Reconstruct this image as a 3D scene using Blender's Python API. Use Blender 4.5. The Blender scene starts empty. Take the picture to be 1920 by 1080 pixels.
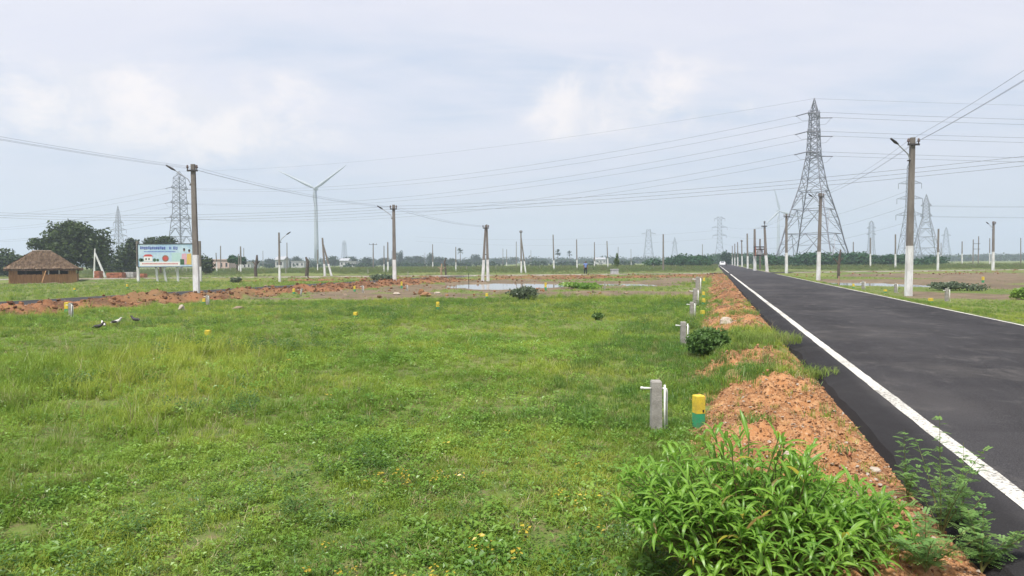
import bpy, math, random
import numpy as np
from mathutils import Vector, Matrix, Euler

# ------------------------------------------------------------------ camera
F = 1300.0                      # focal length in photo pixels (1920 wide)
CZ = 1.95                       # eye height above the field
PITCH = math.atan(48.2 / F)
ROLL = math.radians(-0.4)
RM = Matrix.Rotation(math.radians(90) - PITCH, 3, 'X') @ Matrix.Rotation(ROLL, 3, 'Z')
sc = bpy.context.scene
col = sc.collection
cam_d = bpy.data.cameras.new('camera')
cam_d.sensor_width = 36.0
cam_d.lens = 36.0 * F / 1920.0
cam_d.clip_start = 0.05
cam_d.clip_end = 9000
cam = bpy.data.objects.new('camera', cam_d)
cam.matrix_world = Matrix.Translation((0, 0, CZ)) @ RM.to_4x4()
col.objects.link(cam)
sc.camera = cam

# ------------------------------------------------------------------ render / exposure
sc.view_settings.view_transform = 'Standard'
sc.view_settings.look = 'None'
sc.view_settings.exposure = 0.77
sc.view_settings.gamma = 1.0
sc.view_settings.use_curve_mapping = False
sc.cycles.use_denoising = True
sc.cycles.max_bounces = 6
sc.cycles.diffuse_bounces = 3
sc.cycles.transmission_bounces = 4
sc.cycles.volume_bounces = 2
sc.cycles.transparent_max_bounces = 8
sc.cycles.sample_clamp_indirect = 4.0

# ------------------------------------------------------------------ sun and sky
SUN_EL, SUN_AZ = math.radians(66), math.radians(215)   # azimuth clockwise from +Y: behind, to the left
sun_d = bpy.data.lights.new('sun', 'SUN')
sun_d.energy = 3.9
sun_d.angle = math.radians(11)
sun_d.color = (1.0, 0.955, 0.89)
sun = bpy.data.objects.new('sun', sun_d)
sdir = Vector((math.sin(SUN_AZ) * math.cos(SUN_EL), math.cos(SUN_AZ) * math.cos(SUN_EL), math.sin(SUN_EL)))
sun.rotation_euler = sdir.to_track_quat('Z', 'Y').to_euler()
sun.location = sdir * 60
col.objects.link(sun)


def ray(x, y):
    """direction of a photo pixel (1920x1080) in the world"""
    return RM @ Vector(((x - 960) / F, (540 - y) / F, -1.0))


def build_world():
    w = bpy.data.worlds.new('World')
    sc.world = w
    w.use_nodes = True
    nt = w.node_tree
    nt.nodes.clear()
    N, L = nt.nodes.new, nt.links.new
    out = N('ShaderNodeOutputWorld')
    sky = N('ShaderNodeTexSky')
    sky.sky_type = 'NISHITA'
    sky.sun_disc = False
    sky.sun_elevation = SUN_EL
    sky.sun_rotation = SUN_AZ
    sky.air_density = 1.2
    sky.dust_density = 2.0
    bg1 = N('ShaderNodeBackground')
    bg1.inputs['Strength'].default_value = 0.08
    L(sky.outputs['Color'], bg1.inputs['Color'])
    tc = N('ShaderNodeTexCoord')
    sep = N('ShaderNodeSeparateXYZ')
    L(tc.outputs['Generated'], sep.inputs[0])
    # flatten the direction so cloud sheets spread towards the horizon
    mz = N('ShaderNodeMath'); mz.operation = 'MAXIMUM'; mz.inputs[1].default_value = 0.0
    L(sep.outputs['Z'], mz.inputs[0])
    az = N('ShaderNodeMath'); az.operation = 'ADD'; az.inputs[1].default_value = 0.16
    L(mz.outputs[0], az.inputs[0])
    dv = N('ShaderNodeVectorMath'); dv.operation = 'DIVIDE'
    cmb = N('ShaderNodeCombineXYZ')
    for i in range(3):
        L(az.outputs[0], cmb.inputs[i])
    L(tc.outputs['Generated'], dv.inputs[0]); L(cmb.outputs[0], dv.inputs[1])

    def noise(vec, scale, detail, rough, dist=0.0, loc=(0, 0, 0), scl=(1, 1, 1)):
        mp = N('ShaderNodeMapping')
        mp.inputs['Location'].default_value = loc
        mp.inputs['Scale'].default_value = scl
        L(vec, mp.inputs['Vector'])
        n = N('ShaderNodeTexNoise')
        n.inputs['Scale'].default_value = scale
        n.inputs['Detail'].default_value = detail
        n.inputs['Roughness'].default_value = rough
        n.inputs['Distortion'].default_value = dist
        L(mp.outputs[0], n.inputs['Vector'])
        return n.outputs['Fac']

    def ramp(fac, a, b, va=0.0, vb=1.0):
        m = N('ShaderNodeMapRange'); m.interpolation_type = 'SMOOTHSTEP'
        m.inputs[1].default_value = a; m.inputs[2].default_value = b
        m.inputs[3].default_value = va; m.inputs[4].default_value = vb
        L(fac, m.inputs[0])
        return m.outputs[0]

    def mix(f, a, b):
        m = N('ShaderNodeMix'); m.data_type = 'RGBA'
        if hasattr(f, 'default_value') or f is not None and not isinstance(f, (int, float)):
            L(f, m.inputs['Factor'])
        else:
            m.inputs['Factor'].default_value = f
        for s, v in (('A', a), ('B', b)):
            k = [q for q in m.inputs if q.name == s and q.type == 'RGBA'][0]
            if isinstance(v, tuple):
                k.default_value = (*v, 1)
            else:
                L(v, k)
        return [q for q in m.outputs if q.type == 'RGBA'][0]

    def math2(op, a, b):
        m = N('ShaderNodeMath'); m.operation = op
        for i, v in enumerate((a, b)):
            if isinstance(v, (int, float)):
                m.inputs[i].default_value = v
            else:
                L(v, m.inputs[i])
        return m.outputs[0]

    sheet = ramp(noise(dv.outputs[0], 0.75, 7, 0.55, 0.5, (3.1, 1.7, 0.2), (1.0, 1.6, 1.0)), 0.36, 0.62)
    streak = ramp(noise(dv.outputs[0], 1.7, 6, 0.6, 0.8, (0.4, 5.0, 2.0), (0.55, 2.2, 1.0)), 0.38, 0.68)
    hi = mix(sheet, (0.62, 0.70, 0.85), (0.835, 0.83, 0.925))
    hi = mix(math2('MULTIPLY', streak, 0.55), hi, (0.90, 0.885, 0.95))
    # lower veil: grey blue towards the horizon
    veil = ramp(sep.outputs['Z'], 0.02, 0.235, 1.0, 0.0)
    body = mix(math2('MULTIPLY', veil, 0.85), hi, (0.665, 0.715, 0.835))
    # two heaps of bright cumulus ahead
    puff_n = noise(tc.outputs['Generated'], 9.0, 10, 0.62, 0.5, (1.3, 0.0, 0.4), (1, 1, 1.9))
    total = None
    for (px, py, rx, ry, amp) in ((180, 200, .20, .075, .95), (440, 222, .18, .085, 1.05), (330, 190, .20, .075, .8), (1190, 185, .19, .08, .9), (1060, 205, .10, .07, .8), (1320, 210, .10, .055, .7)):
        d = ray(px, py).normalized()
        sub = N('ShaderNodeVectorMath'); sub.operation = 'SUBTRACT'
        L(tc.outputs['Generated'], sub.inputs[0]); sub.inputs[1].default_value = d
        mul = N('ShaderNodeVectorMath'); mul.operation = 'MULTIPLY'
        L(sub.outputs[0], mul.inputs[0]); mul.inputs[1].default_value = (1 / rx, 1 / rx, 1 / ry)
        ln = N('ShaderNodeVectorMath'); ln.operation = 'LENGTH'
        L(mul.outputs[0], ln.inputs[0])
        r = ramp(ln.outputs['Value'], 0.1, 1.25, amp, 0.0)
        total = r if total is None else math2('MAXIMUM', total, r)
    puff = ramp(math2('ADD', puff_n, math2('MULTIPLY', total, 0.44)), 0.60, 0.96)
    puff = math2('MULTIPLY', puff, ramp(total, 0.0, 0.55))
    shade = ramp(noise(tc.outputs['Generated'], 13, 6, 0.6, 0.2, (2, 1, 0.1)), 0.35, 0.62)
    pcol = mix(shade, (0.90, 0.875, 0.91), (1.20, 1.08, 1.005))
    body = mix(math2('MULTIPLY', puff, 0.72), body, pcol)
    bg2 = N('ShaderNodeBackground')
    bg2.inputs['Strength'].default_value = 0.605
    L(body, bg2.inputs['Color'])
    ms = N('ShaderNodeMixShader')
    ms.inputs[0].default_value = 0.90
    L(bg1.outputs[0], ms.inputs[1]); L(bg2.outputs[0], ms.inputs[2])
    L(ms.outputs[0], out.inputs['Surface'])


build_world()

# ------------------------------------------------------------------ maths helpers
RA = math.radians(16.2)          # heading of the main road
SN, CS = math.sin(RA), math.cos(RA)


def us(X, Y):
    return X * CS - Y * SN, X * SN + Y * CS


def xy(u, s):
    return u * CS + s * SN, -u * SN + s * CS


def horizon(x):
    return 491.8 - (x - 960) * math.tan(-ROLL)


def at_depth(x, y, D):
    d = ray(x, y)
    t = D / d.y
    return Vector((d.x * t, D, CZ + d.z * t))


def sm(a, b, x):
    t = np.clip((np.asarray(x, float) - a) / (b - a), 0, 1)
    return t * t * (3 - 2 * t)


_rs = np.random.RandomState(7)
_tab = _rs.rand(257, 257)


def vnoise(x, y):
    x = np.asarray(x, float); y = np.asarray(y, float)
    xi = np.floor(x).astype(int); yi = np.floor(y).astype(int)
    fx = x - xi; fy = y - yi
    fx = fx * fx * (3 - 2 * fx); fy = fy * fy * (3 - 2 * fy)
    a = _tab[xi % 256, yi % 256]; b = _tab[(xi + 1) % 256, yi % 256]
    c = _tab[xi % 256, (yi + 1) % 256]; d = _tab[(xi + 1) % 256, (yi + 1) % 256]
    return ((a * (1 - fx) + b * fx) * (1 - fy) + (c * (1 - fx) + d * fx) * fy) * 2 - 1


def fbm(x, y, o=3):
    r = 0; a = 1; t = 0
    for k in range(o):
        r = r + a * vnoise(x * 2 ** k + 17.3 * k, y * 2 ** k - 9.1 * k); t += a; a *= .5
    return r / t


CRX = [-400, -120, -50, 27, 79, 140, 400]
CRY = [76, 82.5, 84.5, 91.0, 104.5, 121, 190]


def cross_d(X, Y):
    return Y - np.interp(X, CRX, CRY)


PONDS = [(-.6, 60.0, 6.4, 9.0), (9.6, 61, 3.3, 5.4), (29.6, 57.0, 3.8, 6.4)]


def pond_mask(X, Y):
    m = np.zeros_like(np.asarray(X, float))
    for cx, cy, rx, ry in PONDS:
        r = np.sqrt(((X - cx) / rx) ** 2 + ((Y - cy) / ry) ** 2) + .28 * fbm(np.asarray(X) / 2.2 + 5, np.asarray(Y) / 2.2, 3)
        m = np.maximum(m, 1 - sm(.75, 1.1, r))
    return m


def terrain(X, Y):
    X = np.asarray(X, float); Y = np.asarray(Y, float)
    u, s = us(X, Y)
    R = np.hypot(X, Y)
    z = .06 * fbm(X / 9, Y / 9) + .03 * fbm(X / 1.3, Y / 1.3)
    z = z - .38 * pond_mask(X, Y)
    # main road bank
    w = sm(-.3, 1.0, u) * (1 - sm(7.6, 9.4, u))
    z = z * (1 - w) + .27 * w
    along = (1 - sm(86, 91, s)) * sm(-14, -8, s)
    wob = .16 * fbm(s / 2.3, 3.1 + 0 * s)
    b = sm(-.45, .40, u + wob) * (1 - sm(.95, 1.46, u + .5 * wob)) * along
    z = z + b * (.07 + .18 * fbm(X / .8, Y / .8, 2) + .16 * fbm(X / .27, Y / .27, 2) + .05 * vnoise(X / .07, Y / .07))
    # second road and its spoil bank
    w = sm(-36, -33.8, u) * (1 - sm(-28.4, -26.5, u)) * (1 - sm(88, 94, s))
    z = z * (1 - w) + .2 * w
    b = sm(-25.2, -26.3, u) * (1 - sm(-27.9, -28.45, u)) * sm(-10, -5, s) * (1 - sm(66, 74, s))
    z = z + b * (.20 + .34 * fbm(X / 1.1, Y / 1.1, 2) + .18 * fbm(X / .4, Y / .4, 2))
    # cross street
    d = cross_d(X, Y)
    w = sm(-7, -.6, d) * (1 - sm(5.6, 9, d))
    z = z * (1 - w) + .26 * w
    b = sm(-11, -6, d) * (1 - sm(-1.8, -.5, d)) * (1 - (sm(-.5, 1, u) * (1 - sm(8.5, 10, u))))
    z = z + b * (.0 + .16 * fbm(X / 1.6, Y / 1.6, 2) + .10 * fbm(X / .5, Y / .5, 2))
    # never above a carriageway
    onr = sm(1.30, 1.5, u) * (1 - sm(7.35, 7.65, u)) * sm(-12, -9, s)
    z = np.where(onr > .02, np.minimum(z, .27 - .08 * onr), z)
    onr2 = sm(-33.6, -33.2, u) * (1 - sm(-28.9, -28.6, u)) * (1 - sm(86, 90, s))
    z = np.where(onr2 > .02, np.minimum(z, .2 - .08 * onr2), z)
    onc = sm(-.4, -.1, d) * (1 - sm(5.1, 5.4, d))
    z = np.where(onc > .02, np.minimum(z, .26 - .1 * onc), z)
    z = z + .5 * sm(300, 1200, R) * fbm(X / 160, Y / 160, 2)
    return z


def gz(X, Y):
    return float(terrain(np.array([X]), np.array([Y]))[0])


def ground(x, y, dz=0.0):
    """where the ray of a photo pixel meets the terrain"""
    d = ray(x, y)
    z = 0.0
    for _ in range(6):
        t = (z - CZ) / d.z
        z = gz(d.x * t, d.y * t) + dz
    t = (z - CZ) / d.z
    return Vector((d.x * t, d.y * t, z))


def masks(X, Y, full=False):
    """red spoil, bare brown soil, darker tone of the farther banks"""
    X = np.asarray(X, float); Y = np.asarray(Y, float)
    u, s = us(X, Y); d = cross_d(X, Y)
    n1 = fbm(X / 1.1, Y / 1.1, 3); n2 = fbm(X / 4 + 9, Y / 4, 3); n3 = fbm(X / 12 + 4, Y / 12, 3)
    red = sm(-.45, .0, u + .35 * n1) * (1 - sm(1.4, 1.6, u)) * (1 - sm(88, 93, s)) * sm(-14, -8, s)
    green_on = np.exp(-((s - 15.2) / 2.6) ** 2) * 1.0 + np.exp(-((s - 11.0) / .9) ** 2) * .75 + np.exp(-((s - 27) / 1.5) ** 2) * .6 + np.exp(-((s - 1) / 1.0) ** 2) * .5
    red = red * (1 - np.clip(green_on * (0.75 + .6 * n1), 0, 1)) * (1 - .8 * sm(.28, .5, fbm(X / .55 + 13, Y / .55, 2) - .25 * sm(.2, 1.2, u)))
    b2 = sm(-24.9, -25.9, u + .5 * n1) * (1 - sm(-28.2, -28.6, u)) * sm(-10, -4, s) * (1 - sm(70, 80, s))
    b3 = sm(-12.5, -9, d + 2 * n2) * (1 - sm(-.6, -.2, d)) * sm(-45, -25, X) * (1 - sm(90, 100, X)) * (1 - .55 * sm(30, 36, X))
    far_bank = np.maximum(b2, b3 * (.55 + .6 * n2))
    dark_bank = np.maximum(sm(.05, .3, far_bank), sm(19, 34, s) * sm(-.45, 0, u) * .75)  # mask for the darker soil colour of the farther banks
    red = np.maximum(red, far_bank)
    brown = sm(33, 39, Y + 4.5 * n2 + 2 * n3 - .1 * np.abs(X)) * (1 - sm(76, 84, Y)) * sm(-27, -24, u) * (1 - sm(-1.5, -.6, u))
    grassy = sm(.02, .40, n2 + .45 * n3) * .85
    brown = brown * (1 - grassy)
    br = sm(8.3, 11.4, u + 1.3 * n2 + .6 * n1) * sm(28, 36, Y + 3 * n2) * (1 - sm(-7, -3, d)) * (1 - .9 * sm(-.05, .35, n3 + .5 * n2))
    brown = np.maximum(brown, br)
    far = sm(4.8, 6, d) * (1 - sm(18, 32, d)) * sm(-.15, .4, n3 + .6 * n2) * .8
    brown = np.maximum(brown, far)
    brown = np.maximum(brown, .8 * sm(.2, .5, pond_mask(X, Y)))
    brown = np.maximum(brown, .9 * sm(-1.2, -.5, d) * (1 - sm(5.4, 7, d)))
    hut = 1 - sm(.7, 1.3, np.hypot((X + 52) / 7, (Y - 75.5) / 3))
    brown = np.maximum(brown, hut * .8)
    if full:
        return np.clip(red, 0, 1), np.clip(brown, 0, 1), np.clip(dark_bank, 0, 1)
    return np.clip(red, 0, 1), np.clip(brown, 0, 1)


# ------------------------------------------------------------------ material helpers
MATS = {}


class NB:
    def __init__(self, name):
        self.m = bpy.data.materials.new(name)
        self.m.use_nodes = True
        self.nt = self.m.node_tree
        self.nt.nodes.clear()
        self.out = self.N('ShaderNodeOutputMaterial')
        MATS[name] = self.m

    def N(self, t, **k):
        n = self.nt.nodes.new(t)
        for a, v in k.items():
            setattr(n, a, v)
        return n

    def L(self, a, b):
        self.nt.links.new(a, b)

    def setv(self, sock, v):
        if isinstance(v, (int, float)):
            sock.default_value = v
        elif isinstance(v, (tuple, list)):
            sock.default_value = (*v, 1) if sock.type == 'RGBA' and len(v) == 3 else v
        else:
            self.L(v, sock)

    def math(self, op, a, b=0.0):
        m = self.N('ShaderNodeMath', operation=op)
        self.setv(m.inputs[0], a); self.setv(m.inputs[1], b)
        return m.outputs[0]

    def ramp(self, f, a, b, va=0.0, vb=1.0):
        m = self.N('ShaderNodeMapRange', interpolation_type='SMOOTHSTEP')
        self.setv(m.inputs[0], f)
        for i, v in enumerate((a, b, va, vb)):
            m.inputs[i + 1].default_value = v
        return m.outputs[0]

    def mix(self, f, a, b, blend='MIX'):
        m = self.N('ShaderNodeMix', data_type='RGBA', blend_type=blend)
        self.setv(m.inputs['Factor'], f)
        self.setv([q for q in m.inputs if q.name == 'A' and q.type == 'RGBA'][0], a)
        self.setv([q for q in m.inputs if q.name == 'B' and q.type == 'RGBA'][0], b)
        return [q for q in m.outputs if q.type == 'RGBA'][0]

    def pos(self):
        return self.N('ShaderNodeNewGeometry').outputs['Position']

    def obj(self):
        return self.N('ShaderNodeTexCoord').outputs['Object']

    def noise(self, vec, scale, detail=3, rough=.5, scl=(1, 1, 1), dist=0.0, rot=(0, 0, 0)):
        mp = self.N('ShaderNodeMapping')
        mp.inputs['Scale'].default_value = scl
        mp.inputs['Rotation'].default_value = rot
        self.L(vec, mp.inputs['Vector'])
        n = self.N('ShaderNodeTexNoise')
        n.inputs['Scale'].default_value = scale; n.inputs['Detail'].default_value = detail
        n.inputs['Roughness'].default_value = rough; n.inputs['Distortion'].default_value = dist
        self.L(mp.outputs[0], n.inputs['Vector'])
        return n.outputs['Fac']

    def bump(self, h, strength=.5, dist=.02):
        b = self.N('ShaderNodeBump')
        b.inputs['Strength'].default_value = strength; b.inputs['Distance'].default_value = dist
        self.L(h, b.inputs['Height'])
        return b.outputs[0]

    def principled(self, color, rough=.8, metal=0.0, normal=None, spec=.3):
        p = self.N('ShaderNodeBsdfPrincipled')
        self.setv(p.inputs['Base Color'], color); self.setv(p.inputs['Roughness'], rough)
        self.setv(p.inputs['Metallic'], metal); self.setv(p.inputs['Specular IOR Level'], spec)
        if normal is not None:
            self.L(normal, p.inputs['Normal'])
        self.L(p.outputs[0], self.out.inputs['Surface'])
        return p


def leaf_mat(name, c_dark, c_mid, c_light, patch=None, gloss=.12, trans=.35, nscale=.5):
    b = NB(name)
    pos = b.pos()
    rnd = b.N('ShaderNodeObjectInfo').outputs['Random']
    n = b.noise(pos, nscale, 4, .6)
    c = b.mix(b.ramp(rnd, .1, .9), c_dark, c_mid)
    c = b.mix(b.ramp(n, .38, .66), c, c_light)
    n2 = b.noise(pos, nscale * 14, 2, .6)
    c = b.mix(b.ramp(n2, .3, .75, 0, .35), c, c_dark)
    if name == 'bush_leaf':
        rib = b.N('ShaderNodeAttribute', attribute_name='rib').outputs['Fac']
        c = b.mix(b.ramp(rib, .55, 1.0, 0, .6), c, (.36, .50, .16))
        c = b.mix(b.ramp(rnd, .955, .97), c, (.38, .33, .05))
        c = b.mix(b.ramp(rnd, .03, .0), c, (.26, .17, .06))
    if patch is not None:
        n3 = b.noise(pos, .24, 5, .6)
        c = b.mix(b.ramp(n3, .45, .62, 0, .85), c, patch)
        n4 = b.noise(pos, 1.1, 4, .65)
        c = b.mix(b.ramp(n4, .50, .36, 0, .55), c, c_dark)
        n5 = b.noise(pos, 2.4, 3, .6)
        c = b.mix(b.ramp(n5, .55, .68, 0, .6), c, (.27, .215, .115))
    d = b.N('ShaderNodeBsdfDiffuse'); b.setv(d.inputs['Color'], c)
    t = b.N('ShaderNodeBsdfTranslucent'); b.setv(t.inputs['Color'], b.mix(.35, c, c_light))
    m = b.N('ShaderNodeMixShader'); m.inputs[0].default_value = trans
    b.L(d.outputs[0], m.inputs[1]); b.L(t.outputs[0], m.inputs[2])
    g = b.N('ShaderNodeBsdfGlossy'); g.inputs['Roughness'].default_value = .38
    g.inputs['Color'].default_value = (.8, .85, .8, 1)
    m2 = b.N('ShaderNodeMixShader'); m2.inputs[0].default_value = gloss * .35
    b.L(m.outputs[0], m2.inputs[1]); b.L(g.outputs[0], m2.inputs[2])
    b.L(m2.outputs[0], b.out.inputs['Surface'])
    return b.m


def plain(name, c1, c2=None, rough=.8, metal=0.0, scale=6.0, scl=(1, 1, 1), bump=0.0, spec=.3, lo=.35, hi=.65):
    b = NB(name)
    o = b.obj()
    n = b.noise(o, scale, 5, .6, scl)
    c = b.mix(b.ramp(n, lo, hi), c1, c2 or c1)
    f = b.noise(o, scale * 9, 3, .6, scl)
    c = b.mix(b.ramp(f, .3, .7, 0, .25), c, tuple(v * .55 for v in c1))
    b.principled(c, rough, metal, b.bump(f, bump, .02) if bump else None, spec)
    return b.m


leaf_mat('grass', (.110, .195, .028), (.205, .325, .042), (.290, .400, .058), patch=(.395, .435, .068), gloss=.04, trans=.48)
leaf_mat('grass_lush', (.075, .165, .032), (.125, .235, .046), (.175, .285, .060), patch=(.24, .30, .07), gloss=.04, trans=.48)
leaf_mat('grass_dry', (.25, .22, .10), (.31, .27, .14), (.36, .31, .18), trans=.25, gloss=.05)
leaf_mat('weed', (.100, .215, .032), (.180, .325, .048), (.275, .420, .068), gloss=.07, trans=.48)
leaf_mat('weed_dark', (.060, .125, .032), (.090, .170, .042), (.125, .215, .055), gloss=.05, trans=.4)
leaf_mat('yellow_leaf', (.42, .30, .03), (.5, .38, .04), (.55, .45, .06))
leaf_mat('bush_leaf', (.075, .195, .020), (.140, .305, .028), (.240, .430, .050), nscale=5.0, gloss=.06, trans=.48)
leaf_mat('feather_leaf', (.115, .225, .06), (.150, .275, .08), (.20, .32, .09), nscale=3, gloss=.06)
leaf_mat('scrub_leaf', (.07, .12, .04), (.10, .155, .05), (.13, .18, .06), nscale=.8, gloss=.04)
leaf_mat('grey_shrub', (.075, .105, .058), (.10, .135, .078), (.13, .165, .095), nscale=1)
leaf_mat('tree_leaf', (.030, .050, .018), (.045, .070, .024), (.070, .098, .034), nscale=.5, trans=.2, gloss=.03)
leaf_mat('thicket_leaf', (.018, .056, .026), (.030, .080, .036), (.050, .108, .044), nscale=.12, trans=.2, gloss=.02)
leaf_mat('far_leaf', (.022, .046, .028), (.032, .060, .036), (.045, .074, .042), nscale=.03, trans=.2, gloss=.03)
leaf_mat('field_cover', (.075, .125, .038), (.105, .155, .046), (.15, .185, .06), patch=(.15, .125, .075), nscale=.07, gloss=.03)
plain('bark', (.12, .085, .06), (.19, .14, .10), .9, scale=3, bump=.4)
plain('stem', (.16, .13, .05), (.12, .19, .05), .8, scale=8)
plain('concrete_pole', (.155, .135, .118), (.225, .20, .178), .9, scale=1.6, scl=(3, 3, .6), bump=.15)
plain('whitewash', (.74, .74, .74), (.52, .51, .49), .85, scale=2.5, scl=(2, 2, .5), bump=.1)
plain('steel', (.17, .175, .20), (.24, .245, .27), .55, .35, scale=2)
plain('pale_steel', (.17, .19, .23), (.22, .24, .28), .6, .1, scale=2)
plain('dark_iron', (.045, .042, .045), (.08, .07, .065), .6, .3)
plain('insulator', (.09, .055, .05), (.13, .085, .075), .35)
plain('insulator_grey', (.10, .10, .12), (.16, .16, .18), .4)
plain('wire', (.17, .17, .19), (.22, .22, .24), .6, .2)
plain('turbine_white', (.36, .40, .43), (.40, .44, .46), .5)
plain('lamp_grey', (.34, .34, .36), (.42, .42, .44), .5, .2)
plain('post_concrete', (.25, .235, .21), (.36, .34, .31), .92, scale=9, bump=.35)
plain('pvc', (.76, .76, .73), (.68, .68, .64), .4)
plain('marker_yellow', (.72, .54, .05), (.50, .37, .06), .8, scale=9, bump=.3)
plain('marker_green', (.035, .32, .15), (.10, .22, .11), .8, scale=9, bump=.3)
plain('black_paint', (.02, .02, .02), (.03, .03, .03), .6)
plain('stone_pale', (.34, .285, .225), (.46, .40, .33), .9, scale=8, bump=.4)
plain('stone_grey', (.21, .155, .11), (.30, .23, .17), .9, scale=8, bump=.4)
plain('thatch_bamboo', (.44, .25, .105), (.29, .155, .068), .85, scale=2.2, scl=(4, 4, .5))
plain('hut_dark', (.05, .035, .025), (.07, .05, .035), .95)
plain('brick_red', (.36, .13, .08), (.44, .18, .11), .9, scale=7, bump=.3)
plain('cement_grey', (.42, .41, .40), (.52, .51, .49), .9, scale=4)
plain('kerb_pale', (.56, .52, .46), (.34, .29, .23), .9, scale=.35, lo=.42, hi=.6)
plain('wall_pink', (.55, .40, .34), (.60, .46, .40), .9)
plain('wall_white', (.44, .44, .43), (.52, .52, .51), .9)
plain('roof_grey', (.30, .31, .33), (.38, .39, .41), .8)
plain('window_dark', (.04, .045, .05), (.06, .065, .07), .2)
plain('car_white', (.74, .74, .74), (.78, .78, .78), .25, spec=.5)
plain('glass_dark', (.03, .035, .04), (.04, .045, .05), .06, spec=.6)
plain('tyre', (.025, .025, .025), (.04, .04, .04), .9)
plain('skin', (.20, .10, .06), (.22, .11, .07), .6)
plain('hair', (.012, .010, .010), (.02, .016, .014), .5)
plain('shirt_blue', (.16, .24, .52), (.20, .28, .56), .9, scale=12)
plain('trousers', (.025, .025, .035), (.04, .04, .05), .9, scale=12)
plain('feather_dark', (.045, .04, .045), (.07, .06, .06), .7)
plain('feather_white', (.55, .53, .50), (.62, .60, .56), .8)
plain('beak', (.30, .2, .06), (.35, .22, .07), .5)
plain('board_sky', (.34, .50, .66), (.52, .64, .70), .45, scale=.35)
plain('print_blue', (.035, .045, .36), (.05, .06, .42), .45)
plain('print_white', (.74, .74, .72), (.70, .70, .68), .45)
plain('print_red', (.50, .07, .06), (.55, .09, .08), .45)
plain('print_green', (.06, .14, .07), (.05, .10, .05), .45)
plain('print_brown', (.26, .11, .07), (.32, .15, .09), .45)
plain('print_pink', (.62, .34, .42), (.66, .40, .46), .45)
plain('print_yellow', (.66, .46, .13), (.60, .40, .10), .45)
plain('print_teal', (.40, .58, .56), (.46, .62, .60), .45)
plain('dead_wood', (.075, .06, .05), (.12, .095, .075), .95, scale=3, bump=.4)
plain('dead_wood_tan', (.30, .20, .13), (.36, .26, .18), .95, scale=3, bump=.4)
plain('hill', (.05, .07, .04), (.06, .085, .045), .95, scale=.02)


def mat_ground():
    b = NB('ground')
    pos = b.pos()
    at = b.N('ShaderNodeAttribute', attribute_name='soil')
    sp = b.N('ShaderNodeSeparateColor'); b.L(at.outputs['Color'], sp.inputs[0])
    red, brown = sp.outputs[0], sp.outputs[1]
    n_big = b.noise(pos, .09, 4, .55); n_mid = b.noise(pos, .8, 5, .6); n_fin = b.noise(pos, 9, 5, .65); n_grit = b.noise(pos, 42, 3, .6)
    g = b.mix(b.ramp(n_big, .38, .62), (.10, .145, .032), (.16, .185, .05))
    g = b.mix(b.ramp(n_mid, .40, .68, 0, .6), g, (.075, .105, .032))
    g = b.mix(b.ramp(n_fin, .47, .70, 0, .7), g, (.17, .125, .075))
    s = b.mix(b.ramp(n_mid, .35, .65), (.125, .090, .062), (.20, .145, .10))
    s = b.mix(b.ramp(n_big, .45, .7, 0, .6), s, (.095, .07, .05))
    s = b.mix(b.ramp(n_fin, .45, .7, 0, .75), s, (.085, .095, .036))
    r = b.mix(b.ramp(n_mid, .34, .64), (.105, .052, .028), (.36, .172, .072))
    r = b.mix(b.ramp(n_fin, .45, .68, 0, .7), r, (.46, .27, .135))
    r = b.mix(b.ramp(n_grit, .54, .70, 0, .65), r, (.46, .33, .22))
    r = b.mix(b.ramp(n_grit, .44, .30, 0, .6), r, (.17, .075, .038))
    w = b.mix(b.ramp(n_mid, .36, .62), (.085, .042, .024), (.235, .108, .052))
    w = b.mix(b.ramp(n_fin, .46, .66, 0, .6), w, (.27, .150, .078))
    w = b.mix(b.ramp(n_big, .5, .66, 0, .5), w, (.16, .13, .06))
    r = b.mix(sp.outputs[2], r, w)  # third channel blends in the darker bank colour
    c = b.mix(b.ramp(b.math('ADD', brown, b.math('MULTIPLY', b.math('SUBTRACT', n_fin, .5), .5)), .3, .7), g, s)
    c = b.mix(b.ramp(b.math('ADD', red, b.math('MULTIPLY', b.math('SUBTRACT', n_fin, .5), .7)), .35, .65), c, r)
    h = b.math('ADD', n_fin, b.math('MULTIPLY', n_grit, .4))
    b.principled(c, .95, 0, b.bump(h, .7, .05), .15)
    return b.m


def mat_asphalt():
    b = NB('asphalt')
    o = b.obj()                       # object space: x = across, y = along
    sp = b.N('ShaderNodeSeparateXYZ'); b.L(o, sp.inputs[0])
    n1 = b.noise(o, .5, 5, .62, (1, .3, 1)); n2 = b.noise(o, 2.2, 5, .65, (1, .55, 1), .6); n3 = b.noise(o, 95, 2, .7)
    n4 = b.noise(o, .16, 3, .5)
    c = b.mix(b.ramp(n1, .36, .64), (.022, .021, .023), (.042, .040, .042))
    n6 = b.noise(o, .5, 6, .65, (.6, 1.0, 1), .6)
    c = b.mix(b.ramp(n6, .50, .70, 0, .55), c, (.075, .069, .065))
    c = b.mix(b.ramp(n6, .46, .34, 0, .5), c, (.020, .019, .020))
    c = b.mix(b.ramp(n2, .52, .76, 0, .55), c, (.105, .096, .088))
    c = b.mix(b.ramp(n4, .52, .70, 0, .45), c, (.085, .078, .075))
    c = b.mix(b.ramp(n3, .45, .75, 0, .55), c, (.105, .10, .10))
    c = b.mix(b.ramp(n3, .48, .28, 0, .55), c, (.018, .017, .018))
    edge = b.ramp(sp.outputs['X'], .62, .40)          # fresh unworn bitumen outside the line
    c = b.mix(b.math('MULTIPLY', edge, .75), c, (.020, .019, .020))
    b.principled(c, b.ramp(n2, .3, .7, .95, .82), 0, b.bump(n3, .55, .015), .10)
    return b.m


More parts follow.
